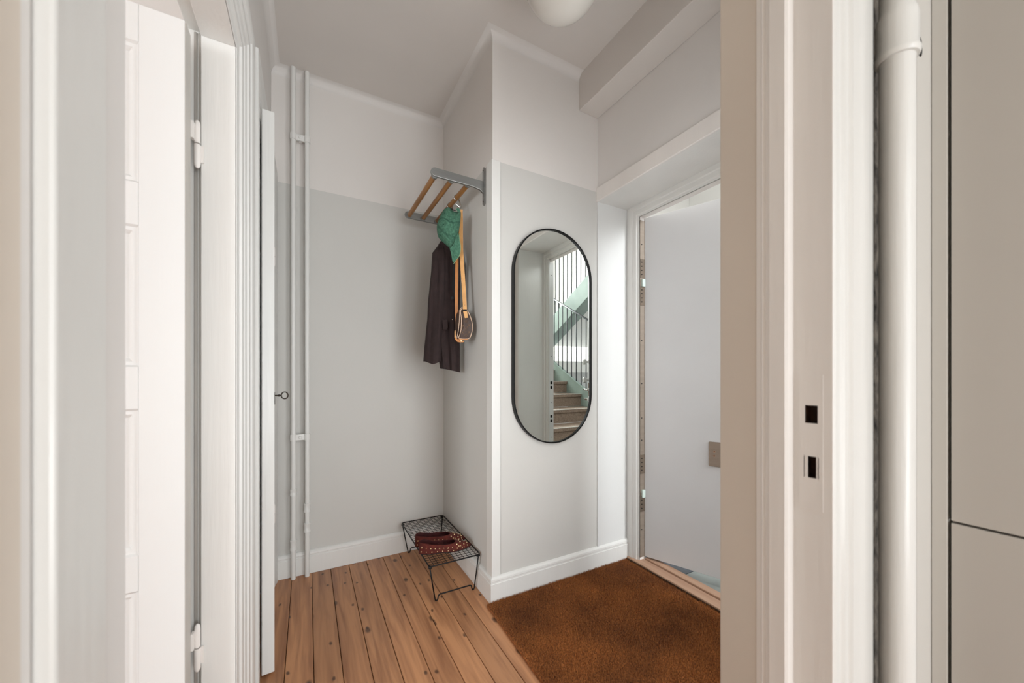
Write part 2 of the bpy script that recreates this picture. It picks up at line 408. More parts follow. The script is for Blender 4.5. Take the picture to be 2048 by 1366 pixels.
# wall with the doorway the picture is taken through
YN, YF2, XR = 0.252, 0.39, 0.64
mk = MB().box(XR + 0.02, XE, YN, YF2 - 0.004, -0.02, 2.9).box(XL, XR + 0.02, YN, YF2 - 0.004, 2.56, 2.9)  # unseen head over the doorway set high so more kitchen light enters
struct('wall_kitchen', mk, 'wall_white', 'white wall around the near doorway on the right, behind the thick pipe', 'wall')
struct('trim_1', MB().box(XR - 0.016, XR + 0.03, 0.3285, 0.388, 0, 2.60), 'wall_beige', 'beige end of the near wall right of the entry door', 'trim', bevel=0.002)
struct('wall_plaster', MB().box(0.70, 0.945, YN - 0.003, YN, 0, 2.7), 'mottle', 'strip of rough mottled plaster in the gap behind the thick white pipe', 'wall')
# entry wall
me_ = MB()
me_.box(XE, 1.735, -2.9, 0.68, -0.02, 2.9).box(XE, 1.735, 0.68, YM, 2.09, 2.9)
me_.box(XF + 0.02, 1.735, 0.68, 0.735, -0.02, 2.09).box(XF + 0.02, 1.735, 1.545, YM, -0.02, 2.09).box(XF + 0.02, 1.735, 0.735, 1.545, 2.045, 2.09)
struct('wall_entry', me_, 'wall_white', 'white wall with the deep recess of the entry door', 'wall')
struct('trim_2', MB().box(1.315, XE, 0.39, YM, 2.56, ZC + 0.01), 'ceiling', 'boxed beam under the ceiling above the entry door', 'beam', bevel=0.004)
struct('ceiling', MB().box(-0.29, 1.74, -2.9, YB + 0.12, ZC, ZC + 0.1), 'ceiling', 'greyish white ceiling of the hall', 'ceiling')
# plaster cove where the walls meet the ceiling
def cove_sweep(poly, r=0.04):
    prof = [(-0.002, ZC + 0.002)] + [(r - r * math.sin(a), ZC - r + r * math.cos(a)) for a in [math.pi / 2 * k / 10 for k in range(11)]]
    pts = [Vector(p) for p in poly]; vs = []; n = len(prof)
    for i, p in enumerate(pts):
        d1 = (pts[i] - pts[i - 1]).normalized() if i > 0 else (pts[1] - pts[0]).normalized()
        d2 = (pts[i + 1] - pts[i]).normalized() if i < len(pts) - 1 else d1
        n1 = Vector((d1.y, -d1.x)); n2 = Vector((d2.y, -d2.x)); nn = n1 + n2; nn = nn / nn.dot(n1)
        for o, z in prof:
            q = p + nn * o; vs.append((q.x, q.y, z))
    fs = [(i * n + j, i * n + (j + 1) % n, (i + 1) * n + (j + 1) % n, (i + 1) * n + j) for i in range(len(pts) - 1) for j in range(n)]
    return MB().add(vs, fs + [tuple(range(n)), tuple((len(pts) - 1) * n + j for j in range(n))])
struct('trim_3', cove_sweep([(XL, 0.39), (XL, YB), (XN, YB), (XN, YM), (1.315, YM)]), 'wall_white', 'rounded plaster cove between the hall walls and the ceiling', 'cove', smooth=40)

# floor: dark bed and separate boards
fl = MB().box(-0.29, 1.72, -2.9, YB + 0.02, -0.06, -0.022)
floor = struct('floor', fl, 'dark', 'floor of brown pine boards running towards the back wall', 'floor')
pw = 0.0945; px0 = -0.074 - pw * 2
plank_me = None
for k in range(21):
    xa = px0 + k * pw
    if plank_me is None:
        mm = MB().box(0.0012, pw - 0.0012, -2.9, YB, -0.022, 0.0)
        o = mm.build('floorboard', 'plank', parent=floor, bevel=0.0012)
        plank_me = o.data
    else:
        o = bpy.data.objects.new('floorboard', plank_me); COL.objects.link(o); o.parent = floor
        md = o.modifiers.new('bevel', 'BEVEL'); md.width = 0.0012; md.segments = 1; md.limit_method = 'ANGLE'
    o.location = (xa, 0, random.uniform(-0.0012, 0.0))
    if k == 20: o.scale.x = 0.6

skirting('baseboard_back', [(-0.146, YB), (XN, YB)], None, 0.125, 0.017, 'white baseboard along the back wall behind the pipes')
skirting('baseboard_niche', [(XN, YB - 0.017), (XN, YM), (XF, YM)], None, 0.125, 0.017, 'white baseboard turning the corner under the oval mirror')
# corner post
cp = MB().prism([(XN - 0.006, YM - 0.006), (0.824, YM - 0.006), (0.824, YM), (XN, YM), (XN, 1.675), (XN - 0.006, 1.675)], 0.12, 2.142, 'z')
struct('trim_7', cp, 'gloss', 'white corner board between the coat rack wall and the mirror wall', 'trim', bevel=0.0015)
# white reveal panel and its bead
rp = MB().box(XE + 0.004, XF, YM - 0.004, YM, 0.12, 2.09).box(XE - 0.006, XE + 0.004, YM - 0.008, YM, 0.12, 2.09)
struct('trim_8', rp, 'door_white', 'glossy white panel between the grey wall and the entry door frame', 'trim', bevel=0.001)
struct('trim_9', MB().box(XE - 0.012, XE, 0.40, YM, 2.085, 2.162), 'gloss_warm', 'flat white board over the entry door recess', 'trim', bevel=0.003)
struct('trim_10', MB().box(XE - 0.002, XF, 0.676, YM, 2.086, 2.092), 'gloss', 'smooth white underside of the entry door recess', 'trim')
struct('trim_11', MB().box(XE - 0.002, XF, 0.676, 0.684, 0, 2.09), 'gloss', 'white near side panel of the entry door recess', 'trim')

# ---- casings
CAS = [(0.0, 0.000), (0.010, 0.003), (0.022, 0.004), (0.026, 0.010), (0.034, 0.012), (0.044, 0.010), (0.048, 0.014), (0.060, 0.016), (0.068, 0.016), (0.072, 0.021), (0.082, 0.023), (0.092, 0.021), (0.096, 0.026), (0.108, 0.030), (0.122, 0.031), (0.130, 0.030), (0.137, 0.028)]
st = dict(kind='structure', cat='trim')
casing('trim_12', 'gloss', 'x', XL - 0.004, 1, 0.49, 1.28, 2.015, CAS, legs=(0, 1), label='deeply moulded white casing of the near left doorway', **st)
nl_ = MB().box(XL, XL + 0.012, 0.390, 0.469, 0, 2.15)
struct('trim_24', nl_, 'gloss', 'pale flat casing board nearest the left edge of the view', 'trim', bevel=0.003)
# jamb lining of the doorway on the left (with rebate for the door)
jl = MB()
jl.box(-0.252, XL - 0.003, 1.28, 1.31, 0, 2.045).box(-0.345, -0.252, 1.298, 1.52, 0, 2.045)
jl.box(-0.252, XL - 0.003, 0.49, 1.28, 2.015, 2.055).box(-0.286, -0.252, 0.49, 1.30, 2.035, 2.055)
jl.box(-0.288, XL - 0.003, 0.543, 0.550, 0, 2.015)
struct('trim_13', jl, 'gloss', 'white lining of the near left doorway that carries the painted hinges', 'trim', bevel=0.002)
struct('trim_14', MB().tube([(-0.256, 1.297, 0), (-0.256, 1.297, 2.03)], 0.004, 8).tube([(-0.266, 1.298, 0), (-0.266, 1.298, 2.03)], 0.004, 8), 'leaf_edge', 'thin cream beads in the hinge rebate of the near left doorway', 'trim', smooth=True)
# closet casing
CAS2 = [(0.0, 0.012), (0.008, 0.014), (0.020, 0.015), (0.024, 0.020), (0.040, 0.022), (0.060, 0.024), (0.075, 0.030), (0.095, 0.030), (0.1, 0.028)]
casing('trim_15', 'gloss', 'x', XL, 1, 1.57, 2.245, 2.075, CAS2, label='white casing around the closet door beside the pipes', **st)
struct('trim_16', MB().box(-0.285, XL + 0.006, 1.565, 1.573, 0, 2.08).box(-0.285, XL + 0.006, 2.243, 2.251, 0, 2.08), 'gloss', 'white lining of the closet opening', 'trim')
# entry door frame
CAS3 = [(0.0, 0.004), (0.012, 0.006), (0.016, 0.012), (0.028, 0.014), (0.040, 0.013), (0.044, 0.019), (0.060, 0.021), (0.072, 0.020), (0.084, 0.018), (0.088, 0.0)]
casing('trim_17', 'gloss', 'x', XF + 0.002, -1, 0.743, 1.532, 2.02, [(a * 0.95, p) for a, p in CAS3], z0=0.02, label='moulded white frame around the entry door', **st)
fr = MB().box(XF, 1.737, 1.532, 1.5455, 0.0, 2.05).box(XF, 1.737, 0.7345, 0.745, 0.0, 2.05).box(XF, 1.737, 0.7345, 1.5455, 2.02, 2.05)
struct('trim_18', fr, 'gloss_warm', 'white lining of the entry door frame', 'trim')
# near doorway (right): lining with stop and the casing facing the kitchen
CAS4 = [(0.0, 0.015), (0.004, 0.017), (0.020, 0.0165), (0.024, 0.020), (0.031, 0.021), (0.036, 0.019), (0.040, 0.0235), (0.062, 0.024), (0.066, 0.021), (0.074, 0.022), (0.110, 0.0235), (0.114, 0.022)]
casing('trim_19', 'gloss', 'y', YN, -1, XL, XR + 0.0015, 2.53, CAS4, legs=(0, 1), label='moulded white casing left of the thick pipe', **st)

# jamb of the near doorway with two strike holes cut right through the face
hy0, hy1 = 0.2535, 0.2695
def gy(a): return a
H1 = (1.030, 1.056); H2 = (0.951, 0.982)
ys = [0.237, hy0, hy1, 0.284]
zs = [0, H2[0], H2[1], H1[0], H1[1], 2.55]
jm = MB()
for a in range(3):
    for b in range(5):
        if a == 1 and b in (1, 3): continue
        jm.add([(XR, ys[a], zs[b]), (XR, ys[a + 1], zs[b]), (XR, ys[a + 1], zs[b + 1]), (XR, ys[a], zs[b + 1])], [(0, 1, 2, 3)])
# stop and far part of the lining
jm.prism([(XR + 0.02, 0.284), (XR - 0.017, 0.284), (XR - 0.020, 0.287), (XR - 0.020, 0.308), (XR - 0.016, 0.3105), (XR - 0.016, 0.315), (XR - 0.019, 0.318), (XR - 0.016, 0.322), (XR - 0.016, 0.3285), (XR + 0.02, 0.3285)], 0, 2.55, 'z')
jm.add([(XR, 0.237, 0), (XR, 0.237, 2.55), (XR + 0.03, 0.237, 2.55), (XR + 0.03, 0.237, 0)], [(0, 1, 2, 3)])
jamb = struct('trim_20', jm, 'gloss_warm', 'white lining of the near doorway with two empty lock holes', 'trim')
for H in (H1, H2):
    h = MB(); a0, a1, z0, z1 = hy0, hy1, H[0], H[1]; d = XR + 0.016
    h.add([(XR, a0, z0), (XR, a1, z0), (XR, a1, z1), (XR, a0, z1), (d, a0, z0), (d, a1, z0), (d, a1, z1), (d, a0, z1)],
          [(0, 1, 5, 4), (1, 2, 6, 5), (2, 3, 7, 6), (3, 0, 4, 7), (4, 5, 6, 7)])
    h.build('lock_hole', 'hole', parent=jamb)
pl = MB()
for (a0, a1, z0, z1) in ((0.2475, hy0, 0.905, 1.10), (hy1, 0.2765, 0.905, 1.10), (hy0, hy1, 0.905, H2[0]), (hy0, hy1, H2[1], H1[0]), (hy0, hy1, H1[1], 1.10)):
    pl.box(XR - 0.0011, XR, a0, a1, z0, z1)
pl.box(XR - 0.0011, XR + 0.0008, hy1 - 0.0035, hy1 + 0.001, H2[0], H2[1]).box(XR - 0.0011, XR + 0.0008, hy0 - 0.001, hy0 + 0.0018, H2[0], H2[1])
pl.build('strike_plate', 'gloss_warm', parent=jamb)

# ------------------------------------------------------------------ rooms beyond (side room, kitchen, closet, stairwell)
sr = MB().box(-4.6, -4.5, -2.9, 1.6, -0.02, 2.9).box(-4.5, -0.287, -2.9, -2.8, -0.02, 2.9).box(-4.5, -0.287, 1.53, 1.558, -0.02, 2.9)
struct('wall_side_room', sr, 'wall_white', 'white walls of the side room behind the open panelled door', 'wall')
struct('ceiling_side_room', MB().box(-4.6, -0.292, -2.9, 1.6, 2.8, 2.9), 'wall_white', 'white ceiling of the side room', 'ceiling')
struct('floor_side_room', MB().box(-4.6, -0.292, -2.9, 1.6, -0.06, 0), 'plank', 'wooden floor of the side room', 'floor')
kw_ = MB().box(XL, XE, -3.0, -2.9, -0.02, 2.9)
struct('wall_kitchen_end', kw_, 'wall_white', 'white end wall of the kitchen', 'wall')
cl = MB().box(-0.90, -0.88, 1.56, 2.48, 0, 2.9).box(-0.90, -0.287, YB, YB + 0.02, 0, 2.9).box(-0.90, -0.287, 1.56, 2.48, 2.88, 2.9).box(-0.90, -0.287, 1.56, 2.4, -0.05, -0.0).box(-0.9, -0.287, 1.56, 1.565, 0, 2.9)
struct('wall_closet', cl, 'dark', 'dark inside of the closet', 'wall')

sw = MB().box(4.75, 4.85, -3.6, 3.4, -3, 4.6).box(1.63, 4.85, -3.7, -3.6, -3, 4.6).box(1.63, 4.85, 3.4, 3.5, -3, 4.6).box(1.635, 1.735, -3.6, 3.4, 2.9, 4.6).box(1.675, 1.735, YM + 0.085, 3.4, -3, 2.9).box(1.675, 1.735, -3.6, -2.9, -3, 2.9).box(1.735, 1.737, -2.9, 0.70, 0, 2.9)
M['stair_wall'] = noisy('stairwell_white_paint', (236, 234, 230), 0.6, scale=(2, 2, 2), var=0.01, bump=0.05)
struct('wall_stairwell', sw, 'stair_wall', 'bright white walls of the stairwell seen in the mirror', 'wall')
struct('ceiling_stairwell', MB().box(1.63, 4.85, -3.7, 3.5, 4.6, 4.7), 'stair_wall', 'white ceiling of the stairwell', 'ceiling')
lf = MB().box(1.737, 3.42, 0.44, 3.4, -0.2, -0.022).box(3.42, 4.75, 1.3, 3.4, -0.2, -0.022)
land = struct('floor_landing', lf, 'dark', 'stone tiled landing outside the entry door', 'floor')
ts = 0.30
for ix in range(6):
    for iy in range(10):
        xa, ya = 1.785 + ix * ts, 0.44 + iy * ts
        if xa + ts > 3.45 and ya < 1.2: continue
        mt = 'slate_pale' if (ix + iy) % 2 == 0 else 'slate'
        MB().box(xa + 0.002, min(xa + ts, 3.42) - 0.002, ya + 0.002, min(ya + ts, 3.4) - 0.002, -0.022, -0.008).build('tile', mt, parent=land)
st_ = empty('staircase', (2.7, 0.44, -0.008), 'stone staircase with green side strings and black bars, seen in the mirror', 'staircase')
for k in range(-2, 6):
    yn, zn = -1.16 + 0.32 * k, 1.012 - 0.17 * k
    s_ = MB().box(1.95, 3.33, yn - 0.34, yn - 0.02, zn - 0.17, zn - 0.03).build('step', 'steps', parent=st_)
    MB().box(1.95, 3.33, yn - 0.34, yn, zn - 0.045, zn - 0.004).build('tread', 'steps', parent=s_, bevel=0.005)
    MB().box(1.95, 3.33, yn - 0.014, yn + 0.002, zn - 0.006, zn).build('nosing_edge', 'nosing', parent=s_)
MB().box(1.90, 4.7, -3.4, -2.12, 1.15, 1.345).build('half_landing', 'stair_wall', parent=st_)
sl = -0.17 / 0.32
def zs_(y): return 1.012 + sl * (y + 1.16)
MB().prism([(-2.1, zs_(-2.1) + 0.085), (0.44, zs_(0.44) + 0.085), (0.44, -0.1), (0.1, -0.1), (-2.1, zs_(-2.1) - 0.32)], 3.33, 3.37, 'x').build('string_board', 'green', parent=st_, bevel=0.004)
MB().prism([(-2.1, zs_(-2.1) + 0.085), (0.44, zs_(0.44) + 0.085), (0.44, zs_(0.44) + 0.10), (-2.1, zs_(-2.1) + 0.10)], 3.325, 3.375, 'x').build('string_cap', 'green', parent=st_)
for k in range(24):
    y = -2.05 + k * 0.107
    if y > 0.44: break
    MB().tube([(3.35, y, zs_(y) + 0.09), (3.35, y, zs_(y) + 1.06)], 0.0075, 6).build('baluster', 'rail', parent=st_, smooth=True)
MB().tube([(3.35, -2.08, zs_(-2.08) + 1.07), (3.35, 0.44, zs_(0.44) + 1.07)], 0.016, 8, flat=(0.8, 1.3)).build('handrail', 'rail', parent=st_, smooth=True)
up = empty('upper_staircase', (4.0, -1.9, 1.3), 'upper flight with a wide pale green side and black bars, seen high in the mirror', 'staircase')
def zu(y): return 2.26 + 0.55 * (y + 1.41)
MB().prism([(-2.12, zu(-2.12)), (1.5, zu(1.5)), (1.5, zu(1.5) - 0.32), (-2.12, zu(-2.12) - 0.32)], 3.50, 3.54, 'x').build('string_board', 'green', parent=up, bevel=0.004)
MB().prism([(-2.12, zu(-2.12) - 0.26), (1.5, zu(1.5) - 0.26), (1.5, zu(1.5) - 0.32), (-2.12, zu(-2.12) - 0.32)], 3.54, 3.72, 'x').build('soffit', 'green', parent=up)
MB().prism([(-2.12, zu(-2.12) - 0.18), (1.5, zu(1.5) - 0.18), (1.5, zu(1.5) - 0.26), (-2.12, zu(-2.12) - 0.26)], 3.72, 4.7, 'x').build('plaster_soffit', 'stair_wall', parent=up)
for k in range(34):
    y = -2.05 + k * 0.107
    if y > 1.45: break
    MB().tube([(3.52, y, zu(y)), (3.52, y, zu(y) + 0.95)], 0.0075, 6).build('baluster', 'rail', parent=up, smooth=True)
MB().tube([(3.52, -2.08, zu(-2.08) + 0.96), (3.52, 1.45, zu(1.45) + 0.96)], 0.016, 8, flat=(0.8, 1.3)).build('handrail', 'rail', parent=up, smooth=True)

# ------------------------------------------------------------------ doors
# 1: panelled door leaf standing open into the side room, hinged on the far jamb
d1 = empty('door_1', (-0.265, 1.25, 0), 'bright white panelled door standing open behind the near left doorway', 'door', kind='structure')
xa, xb, ya, yb = -0.955, -0.268, 1.204, 1.25
zt = 1.985
rows = [(0.10, 0.584), (0.67, 1.018), (1.12, 1.457), (1.56, 1.894)]
stile = 0.085
fm = MB()
fm.box(xb - stile, xb, ya, yb, 0.008, zt).box(xa, xa + stile, ya, yb, 0.008, zt)
zz = [0.008] + [v for r in rows for v in r] + [zt]
for k in range(0, len(zz), 2): fm.box(xa + stile, xb - stile, ya, yb, zz[k], zz[k + 1])
fm.build('door_frame', 'door_white', parent=d1, bevel=0.0015)
for (z0, z1) in rows:
    a, b = xa + stile, xb - stile
    pm = MB(); lv = [(0.0, ya + 0.001), (0.004, ya + 0.006), (0.012, ya + 0.006), (0.020, ya + 0.014), (0.030, ya + 0.014), (0.055, ya + 0.007)]
    n = 0; vs = []; fs = []
    for (ins, y) in lv:
        vs += [(a + ins, y, z0 + ins), (b - ins, y, z0 + ins), (b - ins, y, z1 - ins), (a + ins, y, z1 - ins)]
    for k in range(len(lv) - 1):
        for j in range(4): fs.append((k * 4 + j, k * 4 + (j + 1) % 4, k * 4 + 4 + (j + 1) % 4, k * 4 + 4 + j))
    k = (len(lv) - 1) * 4; fs.append((k, k + 1, k + 2, k + 3))
    pm.add(vs, fs).build('door_panel', 'door_white', parent=d1)
    MB().box(a, b, yb - 0.012, yb - 0.004, z0, z1).build('door_panel', 'door_white', parent=d1)
MB().box(xb, xb + 0.0015, ya + 0.001, yb - 0.001, 0.01, zt - 0.002).build('door_edge', 'leaf_edge', parent=d1, label='worn greige hinge edge')
# hinges (painted over): knuckles and leaf on the jamb
for zc in (1.715, 0.372):
    hx, hy = -0.2575, 1.272
    m = MB().lathe([(0.002, zc + 0.064), (0.0055, zc + 0.060), (0.0068, zc + 0.052), (0.0068, zc + 0.003)], (hx, hy, 0), 12)
    m.lathe([(0.0074, zc - 0.001), (0.0074, zc - 0.052), (0.0062, zc - 0.058), (0.003, zc - 0.063)], (hx, hy, 0), 12)
    m.prism([(hx + 0.001, zc - 0.045), (hx + 0.013, zc - 0.045), (hx + 0.013, zc - 0.001), (hx + 0.001, zc - 0.001)], 1.2735, 1.2795, 'y')
    m.box(hx - 0.010, hx - 0.004, 1.251, 1.268, zc + 0.006, zc + 0.05)
    m.build('hinge', 'gloss_warm', parent=d1, smooth=40)

# 2: closet door ajar
ang = math.atan2(-0.155 + 0.106, 2.225 - 1.61)
hinge = Vector((-0.155, 2.225, 0)); free = Vector((-0.106, 1.612, 0))
d = (hinge - free); Lw = d.length; d.normalize(); nrm = Vector((d.y, -d.x, 0))      # nrm points into the hall (+x)
X2 = Matrix((( d.x, -nrm.x, 0, free.x), (d.y, -nrm.y, 0, free.y), (0, 0, 1, 0), (0, 0, 0, 1)))   # local x along leaf, y into leaf, z up
d2 = empty('door_2', (-0.155, 2.225, 0), 'narrow white closet door ajar with an old key in its lock', 'door', kind='structure')
MB(X2).box(0, Lw, 0, 0.040, 0.012, 2.064).build('door_leaf', 'gloss', parent=d2, bevel=0.003)
MB(X2).box(-0.001, 0, 0.012, 0.028, 0.60, 0.74).build('lock_plate', 'gloss', parent=d2)
zk = 1.022
kl = MB(X2).lathe([(0.001, -0.0025), (0.012, -0.0025), (0.013, 0)], (0.05, 0, 0), 16, 'y')
for i_ in range(len(kl.v)): kl.v[i_] = (kl.v[i_][0], kl.v[i_][1], kl.v[i_][2] * 1.9 + zk - 0.01)
kl.build('escutcheon', 'iron', parent=d2, smooth=30)
kx = 0.05
k_ = MB(X2).tube([(kx, 0.012, zk), (kx, -0.022, zk)], 0.0028, 8)
k_.lathe([(0.0028, -0.020), (0.0042, -0.018), (0.0042, -0.014), (0.0028, -0.012)], (kx, 0, zk), 10, 'y')
k_.tube([(kx, -0.0225 - 0.011 - 0.011 * math.cos(a) * 1.0, zk + 0.013 * math.sin(a)) for a in [2 * math.pi * q / 20 for q in range(20)]], 0.0022, 8, closed=True)
key = k_.build('key', 'iron', smooth=True, label='old iron key standing in the closet door lock', cat='key')
for zc in (1.70, 0.395):
    m = MB().lathe([(0.002, zc + 0.05), (0.006, zc + 0.045), (0.006, zc + 0.002)], (-0.149, 2.232, 0), 10).lathe([(0.006, zc - 0.001), (0.006, zc - 0.045), (0.002, zc - 0.05)], (-0.149, 2.232, 0), 10)
    m.build('hinge', 'gloss_warm', parent=d2, smooth=40)
struct('trim_21', MB().box(-0.1575, -0.152, 1.5655, 1.5715, 1.0, 1.068), 'mint', 'small pale strike plate on the closet frame', 'trim')

# 3: entry door leaf, opened outwards
hp = Vector((1.727, 1.526, 0)); dl = Vector((0.378, -0.926, 0)).normalized(); nl = Vector((-dl.y, dl.x, 0))  # nl points outwards (+x)
X3 = Matrix(((dl.x, nl.x, 0, hp.x), (dl.y, nl.y, 0, hp.y), (0, 0, 1, 0), (0, 0, 0, 1)))
d3 = empty('door_3', (hp.x, hp.y, 0), 'smooth pale grey entry door opened outwards to the landing', 'door', kind='structure')
LW = 0.725
MB(X3).box(0, LW, 0, 0.045, 0.04, 2.016).build('door_leaf', 'entry_door', parent=d3, bevel=0.002)
lp = MB(X3)
def rrect(cx, cz, w_, h_, r, n=5):
    pts = []
    for (sx, sz, a0) in ((1, 1, 0), (-1, 1, 90), (-1, -1, 180), (1, -1, 270)):
        for k in range(n + 1):
            a = math.radians(a0 + 90 * k / n)
            pts.append((cx + sx * (w_ / 2 - r) + r * math.cos(a), cz + sz * (h_ / 2 - r) + r * math.sin(a)))
    return pts
lp.prism(rrect(0.455, 0.686, 0.235, 0.128, 0.006), -0.007, 0, 'y')
lo = lp.build('letter_plate', 'taupe_metal', parent=d3, bevel=0.001)
for dz in (0.016, -0.008):
    MB(X3).lathe([(0.0055, -0.0085), (0.0055, -0.007)], (0.365, 0, 0.686 + dz), 12, 'y').build('screw', 'chrome', parent=lo)
    MB(X3).lathe([(0.0028, -0.0095), (0.0028, -0.0085)], (0.365, 0, 0.686 + dz), 10, 'y').build('screw', 'dark', parent=lo)
# locks near the free edge
for zc, hh in ((1.205, 0.05), (1.06, 0.05)):
    kb = MB(X3).lathe([(0.022, -0.004), (0.022, 0)], (0.672, 0, zc), 18, 'y').lathe([(0.009, -0.03), (0.009, -0.004)], (0.672, 0, zc), 14, 'y').lathe([(0.010, -0.062), (0.021, -0.056), (0.023, -0.045), (0.018, -0.034), (0.009, -0.03)], (0.672, 0, zc), 18, 'y')
    kb.build('lock_knob', 'chrome', parent=d3, smooth=35)
hb = MB(X3).prism(rrect(0.675, 0.985, 0.045, 0.11, 0.01), -0.008, 0, 'y')
hn = hb.build('handle_plate', 'chrome', parent=d3, bevel=0.001)
MB(X3).tube([(0.675, -0.006, 0.985), (0.675, -0.045, 0.985), (0.672, -0.052, 0.985), (0.56, -0.052, 0.985)], 0.009, 10).build('door_handle', 'chrome', parent=hn, smooth=True)
MB(X3).box(0.655, 0.72, -0.03, 0, 0.895, 0.915).build('chain_holder', 'chrome', parent=d3, bevel=0.003)
# hinge side security strip on the frame
s3 = MB().box(XF + 0.002, XF + 0.037, 1.5275, 1.531, 0.04, 2.0)
strip = struct('trim_22', s3, 'taupe_metal', 'brown metal strip with black screws on the hinge side of the entry door', 'trim')
for zc in (1.72, 1.56, 0.58, 0.36):
    MB().box(XF + 0.004, XF + 0.036, 1.525, 1.5275, zc - 0.055, zc + 0.055).build('hinge_plate', 'strip_metal', parent=strip)
    for dz in (-0.035, -0.012, 0.012, 0.035):
        MB().lathe([(0.0035, 1.523), (0.0035, 1.525)], (XF + 0.012, 0, zc + dz), 8, 'y').build('screw', 'dark', parent=strip)
for zc in (1.86, 1.30, 1.05, 0.85, 0.72, 0.2):
    MB().lathe([(0.0035, 1.5258), (0.0035, 1.5275)], (XF + 0.014, 0, zc), 8, 'y').build('screw', 'dark', parent=strip)
for zc in (1.635, 0.41):
    MB().box(XF + 0.010, XF + 0.032, 1.515, 1.5275, zc - 0.022, zc + 0.022).build('hinge_pin_cover', 'mint', parent=strip, bevel=0.002)
# strike strip on the near jamb (seen in the mirror)
s4 = MB().box(XF + 0.004, XF + 0.044, 0.745, 0.7475, 0.06, 2.0)
strip2 = struct('trim_23', s4, 'door_white', 'pale strike strip with black catches on the lock side of the entry door, seen in the mirror', 'trim')
for zc in (1.02, 0.75):
    for dz in (-0.018, 0.018):
        MB().box(XF + 0.014, XF + 0.032, 0.7475, 0.752, zc + dz - 0.011, zc + dz + 0.011).build('catch', 'dark', parent=strip2, bevel=0.001)
for zc in (1.9, 1.25, 0.88, 0.6, 0.3):
    MB().lathe([(0.003, 0.7475), (0.003, 0.749)], (XF + 0.024, 0, zc), 8, 'y').build('screw', 'dark', parent=strip2)
# threshold
th = empty('threshold', (1.74, 1.14, 0), 'worn pale wooden threshold between the coir mat and the entry door', 'threshold')
MB().box(XF - 0.03, XF + 0.035, 0.69, 1.60, -0.02, 0.024).build('sill', 'threshold', parent=th, bevel=0.003)
MB().box(XF + 0.042, XF + 0.090, 0.75, 1.53, -0.02, 0.030).build('sill', 'threshold', parent=th, bevel=0.003)
MB().box(XF + 0.035, XF + 0.042, 0.75, 1.53, -0.02, 0.012).build('draught_seal', 'dark', parent=th)
MB().box(XF - 0.037, XF - 0.030, 0.69, 1.60, -0.02, 0.016).build('edge_strip', 'iron', parent=th)

# ------------------------------------------------------------------ kitchen side: pipe, filler, cabinet
pp = empty('drain_pipe', (0.798, 0.215, 0), 'thick white painted pipe with a bell joint right of the doorway casing', 'pipe')
PC = (0.798, 0.215, 0)
MB().lathe([(0.0205, 0.0), (0.0205, 1.60)], PC, 28).build('pipe', 'gloss', parent=pp, smooth=35)
zb = 1.585
MB().lathe([(0.0205, zb), (0.0245, zb), (0.0262, zb + 0.004), (0.0262, zb + 0.009), (0.0242, zb + 0.013), (0.0242, zb + 0.060), (0.0225, zb + 0.070), (0.0205, zb + 0.074), (0.0205, ZC)], PC, 28).build('bell_joint', 'gloss', parent=pp, smooth=35)
fp = empty('filler_panel', (0.94, 0.22, 0), 'narrow light grey filler strip between the thick pipe and the cabinet', 'panel')
MB().box(0.880, 0.962, 0.2136, 0.222, 0, 2.6).build('board', 'cabinet_side', parent=fp)
hc = MB().lathe([(0.011, 0.2128), (0.011, 0.2136)], (0.893, 0, 0), 16, 'y')
for i_ in range(len(hc.v)): hc.v[i_] = (hc.v[i_][0], hc.v[i_][1], hc.v[i_][2] * 1.5 + 1.647)
hc.build('cutout_dark_disc', 'dark', parent=fp)  # flat dark disc, the shade inside the hole is put into its colour
kc = empty('kitchen_cabinet', (1.2, -0.1, 0), 'tall greige kitchen cabinet with flat doors at the right edge', 'cabinet')
MB().box(0.950, 1.44, 0.1945, 0.2130, 0, 2.4).build('end_panel', 'cabinet_side', parent=kc, bevel=0.001)
MB().box(0.974, 1.44, -0.42, 0.1940, 0, 2.4).build('cabinet_body', 'dark', parent=kc)
MB().box(0.950, 0.970, -0.415, 0.1905, 0.8545, 2.395).build('upper_door', 'cabinet', parent=kc, bevel=0.001)
MB().box(0.950, 0.970, -0.415, 0.1905, 0.09, 0.8505).build('lower_door', 'cabinet', parent=kc, bevel=0.001)

# ------------------------------------------------------------------ heating pipes on the back wall
hpz = empty('heating_pipes', (-0.033, 2.315, 0), 'pair of thin white painted heating pipes on the back wall', 'pipe')
YP = 2.318
for x in (-0.067, -0.002):
    MB().tube([(x, YP, 0.0), (x + 0.001, YP, 0.4), (x, YP, 1.4), (x, YP, ZC)], 0.0115, 14).build('pipe', 'gloss', parent=hpz, smooth=35)
def coupling(x, z0, z1):
    MB().lathe([(0.0115, z0), (0.0165, z0), (0.0165, z0 + 0.008), (0.0145, z0 + 0.012), (0.0145, z1 - 0.012), (0.0165, z1 - 0.008), (0.0165, z1), (0.0115, z1)], (x, YP, 0), 16).build('coupling', 'gloss', parent=hpz, smooth=35)
coupling(-0.067, 0.158, 0.212); coupling(-0.067, 0.452, 0.486); coupling(-0.002, 0.352, 0.40); coupling(-0.002, 0.243, 0.292)
